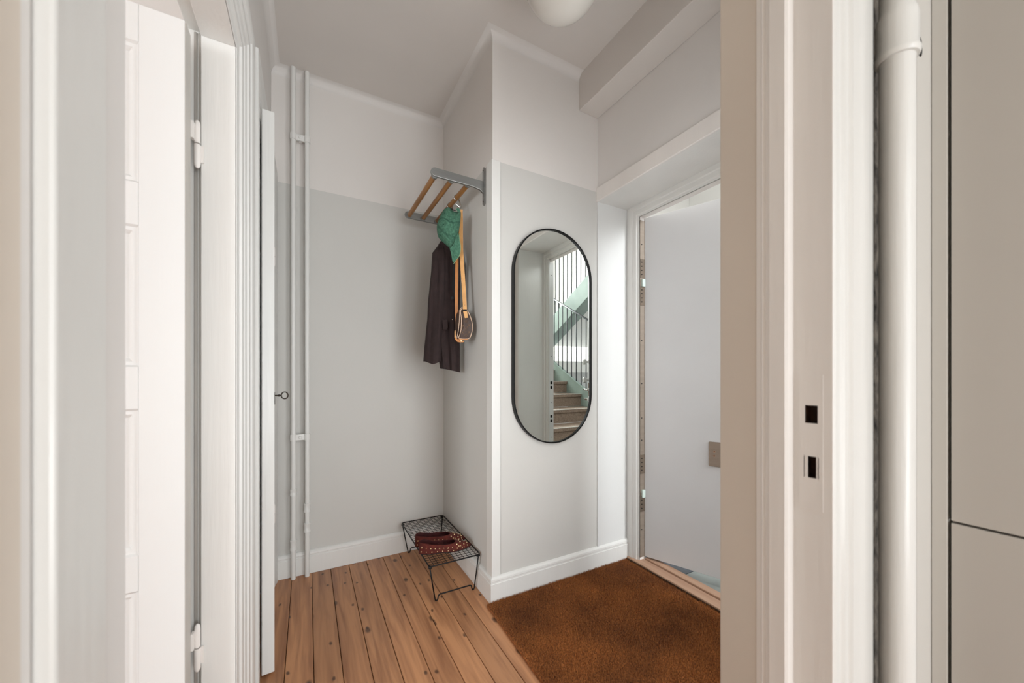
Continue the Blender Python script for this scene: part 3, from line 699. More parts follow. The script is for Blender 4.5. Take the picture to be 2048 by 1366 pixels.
for zc in (2.385, 0.763):
    m = MB().box(-0.067, -0.002, YP - 0.006, YP + 0.004, zc - 0.016, zc + 0.016)
    for x in (-0.067, -0.002): m.lathe([(0.0115, zc - 0.017), (0.0155, zc - 0.017), (0.0155, zc + 0.017), (0.0115, zc + 0.017)], (x, YP, 0), 16)
    m.box(-0.042, -0.027, YP + 0.004, YB, zc - 0.008, zc + 0.008)
    c_ = m.build('pipe_clamp', 'gloss', parent=hpz, smooth=35)
    MB().lathe([(0.006, YP - 0.011), (0.008, YP - 0.009), (0.008, YP - 0.006)], (-0.034, 0, zc), 12, 'y').build('screw', 'gloss', parent=c_, smooth=35)

# ------------------------------------------------------------------ mirror
mx0, mx1, mz0, mz1 = 0.888, 1.386, 0.742, 1.864
mr_ = empty('mirror', ((mx0 + mx1) / 2, 1.61, mz0), 'tall oval mirror in a thin black frame on the grey wall', 'mirror')
def stadium(x0, x1, z0, z1, y, n=28):
    r = (x1 - x0) / 2; cx = (x0 + x1) / 2; pts = []
    for k in range(n + 1):
        a = math.pi * k / n; pts.append((cx + r * math.cos(a), y, z1 - r + r * math.sin(a)))
    for k in range(n + 1):
        a = math.pi + math.pi * k / n; pts.append((cx + r * math.cos(a), y, z0 + r + r * math.sin(a)))
    return pts
vo = [stadium(mx0, mx1, mz0, mz1, 1.6175), stadium(mx0, mx1, mz0, mz1, 1.594), stadium(mx0 + 0.007, mx1 - 0.007, mz0 + 0.007, mz1 - 0.007, 1.594), stadium(mx0 + 0.007, mx1 - 0.007, mz0 + 0.007, mz1 - 0.007, 1.604)]
n = len(vo[0]); vs = [p for r in vo for p in r]
fs = [(i * n + j, i * n + (j + 1) % n, (i + 1) * n + (j + 1) % n, (i + 1) * n + j) for i in range(3) for j in range(n)]
MB().add(vs, fs).build('mirror_frame', 'black', parent=mr_, smooth=35)
gp = stadium(mx0 + 0.006, mx1 - 0.006, mz0 + 0.006, mz1 - 0.006, 0)
MB().prism([(p[0], p[2]) for p in gp], 1.6015, 1.612, 'y').build('mirror_glass', 'mirror', parent=mr_)

# ------------------------------------------------------------------ ceiling globe
gl = empty('ceiling_lamp', (0.846, 1.135, 2.44), 'white glass globe lamp under the hall ceiling, switched off', 'lamp')
MB().ball((0.845, 1.137, 2.620), 0.150, 40, 24).build('globe', 'frosted', parent=gl, smooth=True)
MB().lathe([(0.06, 2.735), (0.065, ZC)], (0.845, 1.137, 0), 24).build('fitting', 'gloss', parent=gl, smooth=35)

# ------------------------------------------------------------------ coat rack
cr = empty('coat_rack', (0.78, 1.97, 1.95), 'wall coat rack with grey metal brackets and three wooden rods', 'coat rack')
ZA = 2.052
def bracket(y):
    m = MB()
    zc = ZA
    poly = [(0.775, zc + 0.020), (0.525, zc + 0.022)] + [(0.525 + 0.020 * math.cos(a) * 1.0, zc + 0.002 + 0.020 * math.sin(a)) for a in [math.radians(90 + 15 * k) for k in range(13)]] + [(0.72, zc - 0.020), (0.755, zc - 0.026), (0.775, zc - 0.042)]
    m.prism(poly, y - 0.006, y + 0.006, 'y')
    arm = m.build('arm', 'alu', parent=cr, bevel=0.002, smooth=30)
    MB().prism([(y - 0.010, 1.962), (y, 1.952), (y + 0.010, 1.962), (y + 0.010, 2.136), (y, 2.146), (y - 0.010, 2.136)], 0.774, 0.7835, 'x').build('wall_plate', 'alu', parent=cr, bevel=0.0015)
    for z in (1.972, 2.128): MB().lathe([(0.003, 0.7725), (0.0035, 0.774)], (0, y, z), 8, 'x').build('screw', 'iron', parent=arm)
YA, YC = 1.705, 2.235
bracket(YA); bracket(YC)
for x in (0.528, 0.612, 0.697):
    zr = ZA - 0.006
    MB().tube([(x, YA + 0.008, zr), (x, (YA + YC) / 2, zr), (x, YC - 0.008, zr)], 0.0125, 16).build('rod', 'rod', parent=cr, smooth=35)
    for ya, yb in ((YA + 0.005, YA + 0.02), (YC - 0.02, YC - 0.005)):
        MB().lathe([(0.0158, ya), (0.0158, yb)], (x, 0, zr), 20, 'y').build('rod_socket', 'alu', parent=cr, smooth=35, bevel=0.001)
# hooks hanging from the third rod
def hook(y, label):
    zr = ZA - 0.006; x = 0.697
    pts = [(x + 0.0155 * math.cos(a), y, zr + 0.0155 * math.sin(a)) for a in [math.radians(d_) for d_ in range(250, -40, -20)]]
    pts += [(x + 0.020, y - 0.002, zr - 0.026), (x + 0.026, y - 0.004, zr - 0.044), (x + 0.022, y - 0.006, zr - 0.052), (x + 0.010, y - 0.007, zr - 0.050), (x - 0.004, y - 0.007, zr - 0.040), (x - 0.012, y - 0.007, zr - 0.034)]
    return MB().tube(pts, 0.0026, 8, flat=(1, 1.6)).build('coat_hook', 'chrome', smooth=True, label=label, cat='hook')
hook(1.878, 'small chrome hook on the rod nearest the wall, holding the green cap')
hook(1.985, 'small chrome hook behind the green cap, holding the dark jacket')

# ------------------------------------------------------------------ jacket
def interp(tab, y):
    for (a, b) in zip(tab, tab[1:]):
        if a[0] <= y <= b[0]:
            f = (y - a[0]) / (b[0] - a[0] + 1e-9)
            return [a[i_] + (b[i_] - a[i_]) * f for i_ in range(1, len(a))]
    return list(tab[-1][1:]) if y > tab[-1][0] else list(tab[0][1:])
def garment(tab, t0, name, mat, parent, fold=0.008, nu=44, ph=0.0, rows_=50, fr_=9.0, dy_bottom=None):
    """closed cloth volume: tab rows are (py, left px, right px, half depth m)"""
    y0, y1 = tab[0][0], tab[-1][0]; vs = []; fs = []
    for j in range(rows_ + 1):
        v = j / rows_; y = y0 + (y1 - y0) * v
        l, r, dep = interp(tab, y)
        for k in range(nu):
            th_ = 2 * math.pi * k / nu
            u = math.copysign(abs(math.cos(th_)) ** 0.8, math.cos(th_)); s_ = math.sin(th_)
            px = (l + r) / 2 + (r - l) / 2 * u
            amp = fold * min(1, v * 4 + 0.2) * abs(s_) ** 0.5
            t = t0 - dep * math.copysign(abs(s_) ** 0.7, s_) + amp * math.sin(fr_ * u * 0.7 + ph + v * 2.3) + amp * 0.5 * math.sin(fr_ * 1.7 * u + ph * 2 - v * 5)
            yy = y
            if dy_bottom and v > 0.9: yy = y + (dy_bottom(px) - y1) * (v - 0.9) / 0.1
            vs.append(P(px, yy, t))
    for j in range(rows_):
        for k in range(nu):
            fs.append((j * nu + k, j * nu + (k + 1) % nu, (j + 1) * nu + (k + 1) % nu, (j + 1) * nu + k))
    fs.append(tuple(range(nu))); fs.append(tuple(rows_ * nu + k for k in range(nu)))
    return MB().add(vs, fs).build(name, mat, parent=parent, smooth=60)
jk = empty('jacket', tuple(P(890, 745, 2.08)), 'dark brown wool jacket hanging behind the green cap', 'jacket')
TJ = 2.08
body = [(478, 884, 894, 0.008), (490, 876, 912, 0.025), (510, 868, 921, 0.04), (540, 866, 921, 0.045), (600, 868, 920, 0.045), (640, 872, 919, 0.045), (700, 875, 920, 0.045), (738, 880, 920, 0.045)]
garment(body, TJ, 'jacket_body', 'jacket', jk, fold=0.010, dy_bottom=lambda px: 737 + max(0, (px - 885)) * 0.22)
slv = [(492, 875, 886, 0.012), (506, 864.5, 890, 0.03), (546, 862, 890, 0.036), (602, 856, 889, 0.036), (637, 854.5, 887, 0.036), (697, 848.5, 884, 0.034), (725, 846.5, 882, 0.032)]
garment(slv, TJ - 0.035, 'sleeve', 'jacket', jk, fold=0.007, ph=1.3, fr_=6, dy_bottom=lambda px: 723 + max(0, 6 - abs(px - 866) * 0.4))
# lapel, pocket flap, buttons
lp_ = [P(906, 512, TJ - 0.05), P(921, 520, TJ - 0.052), P(919, 560, TJ - 0.055), P(912, 612, TJ - 0.055), P(903, 575, TJ - 0.055)]
lb_ = [p + Vector((SN, CS, 0)) * 0.006 for p in lp_]
nn_ = len(lp_)
MB().add(lp_ + lb_, [tuple(range(nn_)), tuple(range(2 * nn_ - 1, nn_ - 1, -1))] + [(i_, (i_ + 1) % nn_, nn_ + (i_ + 1) % nn_, nn_ + i_) for i_ in range(nn_)]).build('lapel', 'jacket_dark', parent=jk, bevel=0.002)
def slab(pts2, t, th_, name, mat, parent, bevel=0.001):
    a = [P(x, y, t) for x, y in pts2]; b = [P(x, y, t + th_) for x, y in pts2]; n_ = len(a)
    return MB().add(a + b, [tuple(range(n_)), tuple(range(2 * n_ - 1, n_ - 1, -1))] + [(i_, (i_ + 1) % n_, n_ + (i_ + 1) % n_, n_ + i_) for i_ in range(n_)]).build(name, mat, parent=parent, bevel=bevel)
slab([(884, 640), (893, 639), (895, 641), (895.5, 655), (893, 660), (886, 659)], TJ - 0.061, 0.008, 'pocket_flap', 'jacket', jk)
def disc(px, py, t, r, name, mat, parent):
    c = P(px, py, t); vd = Vector((SN, CS, 0)); rt = Vector((CS, -SN, 0)); upv = Vector((0, 0, 1)); vs = []
    for dd in (0, 0.0025):
        for k in range(12):
            a = 2 * math.pi * k / 12; vs.append(c + vd * dd + rt * (r * math.cos(a)) + upv * (r * math.sin(a)))
    return MB().add(vs, [tuple(range(12)), tuple(range(23, 11, -1))] + [(i_, (i_ + 1) % 12, 12 + (i_ + 1) % 12, 12 + i_) for i_ in range(12)]).build(name, mat, parent=parent)
disc(904.5, 596, TJ - 0.057, 0.008, 'button', 'black', jk)
disc(904.8, 639, TJ - 0.057, 0.002, 'button', 'piping', jk)

# ------------------------------------------------------------------ green cap
TC = 1.925
def z2p(pts, ox=860, oy=400, s=8.54): return [(ox + x / s, oy + y / s) for x, y in pts]
crown = z2p([(300, 122), (240, 160), (190, 240), (150, 330), (120, 420), (116, 500), (130, 600), (165, 670), (230, 730), (300, 790), (345, 830), (385, 785), (430, 700), (470, 610), (495, 530), (512, 430), (522, 330), (526, 225), (515, 175), (485, 200), (450, 205), (400, 190), (340, 130)])
ccx = sum(p[0] for p in crown) / len(crown) ; ccy = sum(p[1] for p in crown) / len(crown)
def rad_frac(px, py, poly, cx, cy):
    dx, dy = px - cx, py - cy; best = 1e9
    L_ = math.hypot(dx, dy)
    if L_ < 1e-6: return 0
    n_ = len(poly)
    for i_ in range(n_):
        (x1_, y1_), (x2_, y2_) = poly[i_], poly[(i_ + 1) % n_]
        ex, ey = x2_ - x1_, y2_ - y1_; den = dx * ey - dy * ex
        if abs(den) < 1e-9: continue
        tt = ((x1_ - cx) * ey - (y1_ - cy) * ex) / den; uu = ((x1_ - cx) * dy - (y1_ - cy) * dx) / den
        if tt > 0 and -1e-6 <= uu <= 1 + 1e-6: best = min(best, tt)
    return min(1, 1 / best)
def cap_t(px, py, extra=0.0):
    r = rad_frac(px, py, crown, ccx, ccy)
    dent = 0.010 * math.exp(-((px - 884) ** 2 + (py - 478) ** 2) / 30.0)
    wr = 0.003 * math.sin(px * 0.5 + py * 0.22) * (1 - r)
    return TC - 0.052 * math.sqrt(max(0, 1 - r * r)) + dent + wr - extra
def smooth_poly(poly, m=3):
    n_ = len(poly); out = []
    for i_ in range(n_):
        p0, p1, p2, p3 = poly[i_ - 1], poly[i_], poly[(i_ + 1) % n_], poly[(i_ + 2) % n_]
        for k in range(m):
            t = k / m
            out.append(tuple(0.5 * ((2 * p1[a]) + (-p0[a] + p2[a]) * t + (2 * p0[a] - 5 * p1[a] + 4 * p2[a] - p3[a]) * t * t + (-p0[a] + 3 * p1[a] - 3 * p2[a] + p3[a]) * t ** 3) for a in (0, 1)))
    return out
crown_s = smooth_poly(crown, 3)
cp_ = empty('baseball_cap', tuple(P(898, 520, TC)), 'washed green canvas cap hanging upside down from the coat rack hook', 'cap')
vs = []; fs = []; n = len(crown_s); R = 12
for k in range(R + 1):                       # front shell
    r = 1 - k / R
    r = math.sin(r * math.pi / 2)
    for (x, y) in crown_s:
        qx, qy = ccx + (x - ccx) * r, ccy + (y - ccy) * r
        vs.append(P(qx, qy, cap_t(qx, qy) if k else TC))
for k in range(R):
    for j in range(n): fs.append((k * n + j, k * n + (j + 1) % n, (k + 1) * n + (j + 1) % n, (k + 1) * n + j))
b0 = len(vs)
for k in range(1, 7):                        # back shell, flatter
    r = 1 - k / 6
    for (x, y) in crown_s:
        qx, qy = ccx + (x - ccx) * r, ccy + (y - ccy) * r
        vs.append(P(qx, qy, TC + 0.035 * math.sqrt(max(0, 1 - r * r))))
for k in range(6):
    for j in range(n):
        a = j if k == 0 else b0 + (k - 1) * n + j; a2 = (j + 1) % n if k == 0 else b0 + (k - 1) * n + (j + 1) % n
        fs.append((a, b0 + k * n + j, b0 + k * n + (j + 1) % n, a2))
MB().add(vs, fs).build('crown', 'cap', parent=cp_, smooth=True)
visor = smooth_poly(z2p([(455, 615), (484, 575), (508, 690), (524, 820), (505, 945), (450, 1020), (393, 1064), (372, 975), (352, 880), (340, 825), (395, 760)]), 3)
def vis_t(px, py): 
    u = ((px - 903) * 0.85 + (py - 495) * 0.12) / 14
    return TC - 0.020 + 0.010 * u * u
va = [P(x, y, vis_t(x, y)) for x, y in visor]; vcx = sum(p[0] for p in visor) / len(visor); vcy = sum(p[1] for p in visor) / len(visor)
vs = []; n = len(visor)
for side in (0, 0.0035):
    for r in (1, 0.66, 0.33, 0.02):
        for x, y in visor:
            qx, qy = vcx + (x - vcx) * r, vcy + (y - vcy) * r; vs.append(P(qx, qy, vis_t(qx, qy) + side))
fs = []
for sd in (0, 4):
    for k in range(3):
        for j in range(n): fs.append(((sd + k) * n + j, (sd + k) * n + (j + 1) % n, (sd + k + 1) * n + (j + 1) % n, (sd + k + 1) * n + j))
for j in range(n): fs.append((j, (j + 1) % n, 4 * n + (j + 1) % n, 4 * n + j))
vz = MB().add(vs, fs).build('visor', 'cap', parent=cp_, smooth=40)
hemp = [P(x, y, vis_t(x, y) - 0.0005) for x, y in smooth_poly(z2p([(484, 575), (508, 690), (524, 820), (505, 945), (450, 1020), (393, 1064)]), 3)[:15]]
MB().tube(hemp, 0.0011, 6).build('visor_hem', 'hem', parent=vz, smooth=True)
def on_cap(pts, name, mat, r, ex=0.0008):
    q = z2p(pts); pp_ = []
    for (a, b) in zip(q, q[1:]):
        for k in range(5): pp_.append((a[0] + (b[0] - a[0]) * k / 5, a[1] + (b[1] - a[1]) * k / 5))
    pp_.append(q[-1])
    MB().tube([P(x, y, cap_t(x, y, ex)) for x, y in pp_], r, 5).build(name, mat, parent=cp_, smooth=True)
for dy in (-8, 8):
    on_cap([(140, 345 + dy), (180, 318 + dy), (235, 308 + dy), (290, 335 + dy), (335, 375 + dy), (390, 388 + dy), (450, 380 + dy), (510, 376 + dy)], 'seam', 'seam', 0.0007)
for dy in (-10, 10):
    on_cap([(130, 435 + dy), (180, 495 + dy), (240, 550 + dy), (300, 590 + dy), (370, 625 + dy), (435, 655 + dy)], 'seam', 'seam', 0.0007)
on_cap([(345, 150), (370, 190), (410, 210), (450, 218), (500, 214)], 'seam', 'seam', 0.0007)
for (x, y) in z2p([(252, 222), (235, 420), (175, 595)]):
    disc(x, y, cap_t(x, y, 0.0015), 0.0032, 'eyelet', 'seam', cp_)
# back strap and opening
slab(z2p([(345, 135), (370, 165), (410, 185), (450, 190), (445, 178), (385, 155), (355, 130)]), TC - 0.012, 0.02, 'opening', 'jacket_dark', cp_)
strap = z2p([(450, 160), (460, 138), (480, 130), (505, 150), (520, 168), (520, 205), (500, 210), (470, 200)])
slab(strap, TC - 0.020, 0.005, 'back_strap', 'cap', cp_)
slab(z2p([(444, 165), (452, 165), (452, 205), (444, 205)]), TC - 0.024, 0.003, 'strap_buckle', 'hem', cp_, 0.0003)

# ------------------------------------------------------------------ bag
TBG = 1.925
def zb_(pts): return [(890 + x / 12.41, 590 + y / 12.41) for x, y in pts]
face = smooth_poly(zb_([(385, 400), (440, 335), (500, 345), (560, 400), (605, 485), (650, 600), (678, 740), (672, 890), (635, 1020), (590, 1078), (480, 1092), (345, 1068), (372, 980), (398, 860), (408, 700), (404, 540)]), 3)
rearp = smooth_poly(zb_([(330, 395), (360, 345), (420, 350), (480, 400), (530, 485), (560, 600), (580, 740), (570, 890), (540, 1010), (490, 1066), (380, 1078), (285, 1050), (262, 960), (252, 840), (252, 680), (275, 500)]), 3)
bg = empty('handbag', tuple(P(925, 690, TBG)), 'small dark brown patterned handbag on long tan straps below the cap', 'bag')
fcx = sum(p[0] for p in face) / len(face); fcy = sum(p[1] for p in face) / len(face)
def face_t(px, py):
    r = rad_frac(px, py, face, fcx, fcy); return TBG - 0.008 * (1 - r ** 2.5)
n = len(face); vs = []
for r in (0.02, 0.4, 0.75, 1.0):
    for x, y in face: qx, qy = fcx + (x - fcx) * r, fcy + (y - fcy) * r; vs.append(P(qx, qy, face_t(qx, qy)))
TR = TBG + 0.055
mid = [((a[0] * 0.6 + b[0] * 0.4) , (a[1] + b[1]) / 2) for a, b in zip(face, rearp)]
for (poly, t, k) in ((mid, TBG + 0.018, 1), (rearp, TR - 0.012, 1)):
    for x, y in poly: vs.append(P(x, y, t))
rcx = sum(p[0] for p in rearp) / n; rcy = sum(p[1] for p in rearp) / n
for r in (0.6, 0.02):
    for x, y in rearp: vs.append(P(rcx + (x - rcx) * r, rcy + (y - rcy) * r, TR))
fs = [(i_ * n + j, i_ * n + (j + 1) % n, (i_ + 1) * n + (j + 1) % n, (i_ + 1) * n + j) for i_ in range(7) for j in range(n)]
MB().add(vs, fs).build('bag_body', 'bag', parent=bg, smooth=75)
MB().tube([P(x, y, TBG - 0.0005) for x, y in face], 0.0021, 8, closed=True).build('piping', 'piping', parent=bg, smooth=True)
gi = smooth_poly(zb_([(435, 345), (385, 345), (368, 400), (362, 520), (352, 680), (335, 860), (318, 960), (300, 1045)]), 3)[:22]
MB().tube([P(x, y, TBG - 0.002 + 0.012 * k / 22) for k, (x, y) in enumerate(gi)], 0.0017, 8).build('piping', 'piping', parent=bg, smooth=True)
def bslab(pts, t, th_, name, mat, par=None, bv=0.0006): return slab(zb_(pts), t, th_, name, mat, par or bg, bv)
bslab([(448, 400), (548, 405), (570, 565), (490, 575)], TBG - 0.0125, 0.004, 'strap_tab', 'tan')
bslab([(452, 350), (540, 350), (545, 408), (455, 400)], TBG - 0.011, 0.004, 'strap_loop', 'jacket_dark')
bslab([(236, 890), (262, 880), (272, 1065), (234, 1070)], TBG + 0.005, 0.006, 'side_tab', 'tan')
bslab([(240, 1062), (280, 1072), (345, 1120), (470, 1145), (472, 1172), (380, 1180), (310, 1168), (255, 1110)], TBG - 0.006, 0.012, 'closing_strap', 'tan_dark')
bslab([(330, 1085), (450, 1092), (560, 1090), (575, 1108), (470, 1122), (345, 1112)], TBG - 0.008, 0.010, 'closing_strap', 'tan_dark')
bslab([(378, 1100), (420, 1110), (422, 1165), (385, 1165)], TBG - 0.012, 0.004, 'buckle', 'stud')
def stroke(pts, name='print_mark', r=0.0006):
    q = [P(x, y, face_t(x, y) - 0.0006) for x, y in zb_(pts)]
    return q, r
pm = MB()
def st_add(pts):
    q, r = stroke(pts); pm.tube(q, r, 5)
st_add([(485, 650), (525, 615), (568, 655), (525, 700), (485, 650)]); st_add([(508, 655), (542, 655)]); st_add([(525, 638), (525, 675)])
for cx_, cy_ in ((450, 765), (605, 752), (438, 930), (600, 925)):
    st_add([(cx_ - 28, cy_ - 28), (cx_ + 28, cy_ + 28)]); st_add([(cx_ - 28, cy_ + 28), (cx_ + 28, cy_ - 28)]); st_add([(cx_, cy_ - 22), (cx_, cy_ + 22)])
st_add([(482, 790), (520, 872), (556, 790)]); st_add([(500, 826), (490, 902), (530, 902)]); st_add([(472, 788), (496, 788)]); st_add([(545, 788), (566, 788)])
st_add([(485, 1000), (525, 965), (560, 1000), (525, 1035), (485, 1000)])
pm.build('printed_emblems', 'print', parent=bg)
def ribbon(pts, wpx, name, mat, parent):
    vs = []; m = len(pts)
    for (x, y, t) in pts:
        for dx, dt in ((-wpx / 2, 0), (wpx / 2, 0), (wpx / 2, 0.0025), (-wpx / 2, 0.0025)): vs.append(P(x + dx, y, t + dt))
    fs = [(i_ * 4 + k, i_ * 4 + (k + 1) % 4, (i_ + 1) * 4 + (k + 1) % 4, (i_ + 1) * 4 + k) for i_ in range(m - 1) for k in range(4)] + [(3, 2, 1, 0), tuple((m - 1) * 4 + k for k in range(4))]
    return MB().add(vs, fs).build(name, mat, parent=parent, smooth=30)
ribbon([(921.5, 419, 1.955), (922, 440, 1.955), (922, 470, 1.950), (922.5, 500, 1.945), (925, 540, 1.937), (927.5, 575, 1.928), (929.3, 605, 1.918), (930, 619, 1.914)], 7.6, 'strap', 'tan', bg)
ribbon([(920.5, 421, 1.962), (917, 460, 1.968), (914.5, 500, 1.968), (913.5, 550, 1.968), (913, 600, 1.966), (913.3, 655, 1.972)], 6.2, 'strap', 'tan_dark', bg)
disc(929.7, 610, 1.9125, 0.0014, 'rivet', 'strip_metal', bg)

# ------------------------------------------------------------------ wire shoe rack
wr = empty('shoe_rack', (0.64, 2.03, 0), 'low black wire shoe rack against the niche wall', 'rack')
rx0, rx1, ry0, ry1, rz = 0.508, 0.772, 1.735, 2.335, 0.186
def rr_path(x0, x1, y0, y1, z, r=0.018, n=5):
    pts = []
    for (cx_, cy_, a0) in ((x1 - r, y1 - r, 0), (x0 + r, y1 - r, 90), (x0 + r, y0 + r, 180), (x1 - r, y0 + r, 270)):
        for k in range(n + 1):
            a = math.radians(a0 + 90 * k / n); pts.append((cx_ + r * math.cos(a), cy_ + r * math.sin(a), z))
    return pts
MB().tube(rr_path(rx0, rx1, ry0, ry1, rz), 0.0034, 8, closed=True).build('rim', 'black', parent=wr, smooth=True)
def wire_set(cnt, mk, nm='grid_wire'):
    first = mk().build(nm, 'black', parent=wr, smooth=True)
    return first
NX, NY = 11, 25
gx = (rx1 - rx0) / (NX + 1); gyy = (ry1 - ry0) / (NY + 1)
fx = MB().tube([(rx0 + gx, ry0, rz + 0.002), (rx0 + gx, ry1, rz + 0.002)], 0.0013, 6).build('grid_wire', 'black', parent=wr, smooth=True)
for k in range(1, NX):
    o = bpy.data.objects.new('grid_wire', fx.data); COL.objects.link(o); o.parent = wr; o.location = (gx * k, 0, 0)
fy = MB().tube([(rx0, ry0 + gyy, rz - 0.001), (rx1, ry0 + gyy, rz - 0.001)], 0.0013, 6).build('grid_wire', 'black', parent=wr, smooth=True)
for k in range(1, NY):
    o = bpy.data.objects.new('grid_wire', fy.data); COL.objects.link(o); o.parent = wr; o.location = (0, gyy * k, 0)
def leg_frame(y, ydir):
    a, b = rx0 + 0.004, rx1 - 0.006; yt = y + 0.006 * ydir
    yf = y + 0.018 * ydir; r = 0.0032; z0 = 0.0035
    fa, fb = a + 0.030, b - 0.018
    pts = [(a, yt, rz - 0.004), (a + 0.015, (yt + yf) / 2, rz / 2), (fa, yf, 0.012), (fa + 0.003, yf, z0 + 0.001), (fa + 0.009, yf, z0), (fa + 0.014, yf, 0.012), (fa + 0.017, yf, 0.026), (fa + 0.024, yf, 0.030),
           (fb - 0.024, yf, 0.030), (fb - 0.017, yf, 0.026), (fb - 0.014, yf, 0.012), (fb - 0.009, yf, z0), (fb - 0.003, yf, z0 + 0.001), (fb, yf, 0.012), (b - 0.009, (yt + yf) / 2, rz / 2), (b, yt, rz - 0.004)]
    return MB().tube(pts, r, 8).build('leg', 'black', parent=wr, smooth=True)
leg_frame(ry0 + 0.004, 1)
leg_frame(ry1 - 0.004, -1)
for x, y in ((rx0 + 0.006, ry0 + 0.01), (rx1 - 0.008, ry0 + 0.01), (rx0 + 0.006, ry1 - 0.01), (rx1 - 0.008, ry1 - 0.01)):
    MB().tube([(x - 0.008, y, rz - 0.008), (x + 0.008, y, rz - 0.008)], 0.006, 10).build('leg_joint', 'black', parent=wr, smooth=40)

# ------------------------------------------------------------------ shoes
def shoe(name, heel, toe, label, side):
    heel = Vector(heel); toe = Vector(toe); L_ = (toe - heel).length; d_ = (toe - heel).normalized(); sd = Vector((-d_.y, d_.x, 0))
    X = Matrix(((d_.x, sd.x, 0, heel.x), (d_.y, sd.y, 0, heel.y), (0, 0, 1, heel.z), (0, 0, 0, 1)))
    def lerp(tab, u):
        for (a, b) in zip(tab, tab[1:]):
            if u <= b[0]:
                f = (u - a[0]) / (b[0] - a[0]); f = f * f * (3 - 2 * f) if len(a) < 3 else f
                return a[1] + (b[1] - a[1]) * f
        return tab[-1][1]
    W = [(0, 0.003), (0.01, 0.0115), (0.03, 0.0195), (0.06, 0.0255), (0.10, 0.029), (0.17, 0.031), (0.4, 0.031), (0.65, 0.041), (0.76, 0.040), (0.88, 0.027), (0.96, 0.013), (1.0, 0.003)]
    Hh = [(0, 0.055), (0.08, 0.054), (0.3, 0.042), (0.5, 0.037), (0.66, 0.038), (0.74, 0.037), (0.86, 0.027), (0.95, 0.018), (1.0, 0.008)]
    OP = [(0, 0.90), (0.06, 0.93), (0.5, 0.90), (0.60, 0.72), (0.66, 0.48), (0.69, 0.20), (0.705, 0.0), (1.0, 0.0)]
    bend = lambda u: side * 0.010 * math.sin(math.pi * u) 
    us = [0, 0.004, 0.010, 0.018, 0.03, 0.05, 0.08, 0.12, 0.18, 0.26, 0.34, 0.42, 0.5, 0.56, 0.6, 0.63, 0.66, 0.68, 0.695, 0.705, 0.74, 0.78, 0.83, 0.88, 0.92, 0.95, 0.975, 0.99, 1.0]
    def section(u, off=0.0):
        w_ = max(lerp(W, u) - off, 0.001); h_ = lerp(Hh, u); o_ = lerp(OP, u)
        pts = []
        # from one rim, over the side, under the sole and up to the other rim
        half = []
        for k in range(9):
            a = k / 8.0
            if a < 0.5:   # top: from rim to the widest line
                f = a / 0.5; ang_ = (1 - f) * math.pi / 2
                yv = o_ * w_ + (1 - o_) * w_ * math.cos(ang_); zv = h_ * 0.45 + (h_ * 0.55) * math.sin(ang_) if o_ < 0.6 else h_ * (1 - f * 0.55)
                if o_ >= 0.6: yv = w_ * (o_ + (1 - o_) * f)
            else:
                f = (a - 0.5) / 0.5; yv = w_ * (1 - 0.12 * f * f); zv = h_ * 0.45 * (1 - f)
            half.append((yv, max(zv, 0)))
        pts = [(y_, z_) for y_, z_ in half] + [(0.0, off)] + [(-y_, z_) for y_, z_ in reversed(half)]
        return [(u * L_, y_ + bend(u), z_ + 0.0035 + (off if z_ < 0.001 else 0)) for y_, z_ in pts]
    root = empty(name, tuple(heel), label, 'shoe', 'studded burgundy flats on the wire rack')
    for nm, off, mt in (('upper', 0.0, 'suede'), ('lining', 0.0018, 'lining')):
        vs = []; ns = 19
        for u in us: vs += section(u, off)
        fs = [(i_ * ns + j, i_ * ns + j + 1, (i_ + 1) * ns + j + 1, (i_ + 1) * ns + j) for i_ in range(len(us) - 1) for j in range(ns - 1)]
        fs.append(tuple(range(ns)))
        MB(X).add(vs, fs).build(nm, mt, parent=root, smooth=50)
    so = [(u * L_, lerp(W, u) * 0.9 + bend(u)) for u in us] + [(u * L_, -lerp(W, u) * 0.9 + bend(u)) for u in reversed(us)]
    MB(X).prism(so, 0.0, 0.0035, 'z').build('sole', 'jacket_dark', parent=root)
    # collar binding
    rim = []
    for u in us[1:19]:
        q = section(u); rim.append(q[0])
    for u in reversed(us[1:19]):
        q = section(u); rim.append(q[18])
    MB(X).tube(rim, 0.0014, 6, closed=True).build('collar_binding', 'suede', parent=root, smooth=True)
    sm = MB(X)
    def stud(u, k, r):
        q = Vector(section(u)[k]); q2 = Vector(section(u)[9]); c = Vector((u * L_, bend(u), 0.018)); nrm_ = (q - c).normalized()
        sm.ball(q + nrm_ * (r * 0.6 - 0.0006), r, 10, 6)
    for sgn in (0, 1):
        kk = lambda k: k if sgn == 0 else 18 - k
        for i_, u in enumerate([0.05, 0.13, 0.21, 0.29, 0.37, 0.45, 0.53, 0.61]):
            stud(u, kk(3), 0.0040 if i_ % 2 == 0 else 0.0030)
        for i_, u in enumerate([0.04, 0.13, 0.23, 0.33, 0.43, 0.53, 0.63]):
            stud(u, kk(6), 0.0038 if i_ % 2 == 0 else 0.0029)
        for i_, (u, k) in enumerate([(0.70, 2), (0.70, 4), (0.77, 1), (0.77, 3), (0.84, 2), (0.84, 4), (0.91, 1), (0.91, 3), (0.735, 3), (0.80, 4)]):
            stud(u, kk(k), 0.0038 if i_ % 2 == 0 else 0.0030)
    for u in (0.75, 0.86): stud(u, 0, 0.003)
    sm.build('studs', 'stud', parent=root, smooth=True, kind='stuff')
    return root
zt_ = rz + 0.0045
shoe('ballet_flat', (0.497, 1.888, zt_), (0.762, 1.838, zt_), 'front studded burgundy pointed flat on the wire shoe rack', -1)
shoe('ballet_flat', (0.500, 1.972, zt_), (0.764, 1.925, zt_), 'rear studded burgundy pointed flat, behind the front one on the wire rack', 1)

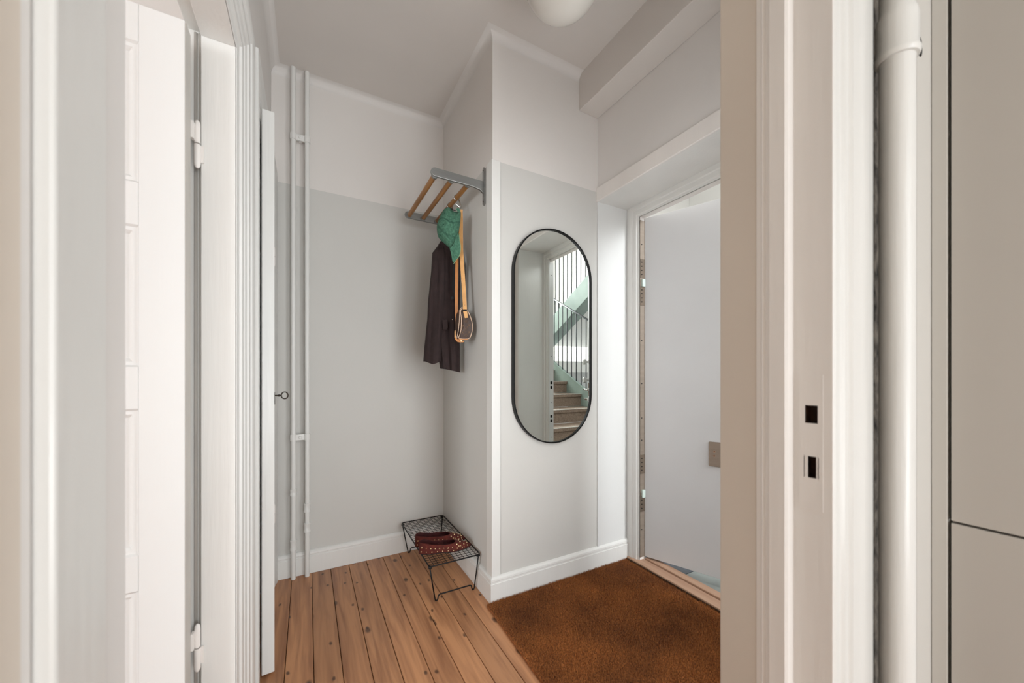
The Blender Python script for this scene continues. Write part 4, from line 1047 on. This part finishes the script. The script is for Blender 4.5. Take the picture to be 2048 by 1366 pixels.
# ------------------------------------------------------------------ coir mat
mtx0, mtx1, mty0, mty1 = 0.745, 1.648, 0.42, 1.600
dm = empty('doormat', (1.2, 1.0, 0), 'large rust brown coir doormat in front of the entry door', 'mat')
sk = 0.03
def skew(x, y): return x - sk * max(0.0, (1.6 - y)) * (mtx1 - x) / (mtx1 - mtx0)
MB().add([(skew(x, y), y, z) for z in (0.0005, 0.010) for (x, y) in ((mtx0, mty0), (mtx1, mty0), (mtx1, mty1), (mtx0, mty1))],
         [(0, 3, 2, 1), (4, 5, 6, 7), (0, 1, 5, 4), (1, 2, 6, 5), (2, 3, 7, 6), (3, 0, 4, 7)]).build('backing', 'coir', parent=dm)
rng = np.random.default_rng(3)
NF = 150000
bx = rng.uniform(mtx0, mtx1, NF); by = rng.uniform(mty0, mty1, NF)
bx = bx - sk * np.maximum(0, 1.6 - by) * (mtx1 - bx) / (mtx1 - mtx0)
az = rng.uniform(0, 2 * np.pi, NF); ln = rng.uniform(0.005, 0.010, NF); hh = rng.uniform(0.009, 0.0165, NF); wd = rng.uniform(0.0007, 0.0012, NF)
lx, ly = np.cos(az) * ln, np.sin(az) * ln; wx, wy = -np.sin(az) * wd, np.cos(az) * wd
co = np.empty((NF, 3, 3), dtype=np.float32)
co[:, 0] = np.stack([bx - wx, by - wy, np.full(NF, 0.0075)], 1); co[:, 1] = np.stack([bx + wx, by + wy, np.full(NF, 0.0075)], 1)
co[:, 2] = np.stack([np.clip(bx + lx, mtx0 - 0.05, mtx1 + 0.006), np.clip(by + ly, mty0, mty1 + 0.006), 0.008 + hh], 1)
co -= np.array([1.2, 1.0, 0], dtype=np.float32)
me = bpy.data.meshes.new('coir_pile'); me.vertices.add(NF * 3); me.vertices.foreach_set('co', co.ravel())
me.loops.add(NF * 3); me.loops.foreach_set('vertex_index', np.arange(NF * 3, dtype=np.int32))
me.polygons.add(NF); me.polygons.foreach_set('loop_start', np.arange(0, NF * 3, 3, dtype=np.int32))
me.update(); me.validate()
me.materials.append(M['coir'])
o = bpy.data.objects.new('coir_pile', me); COL.objects.link(o); o.parent = dm; tag(o, kind='stuff')
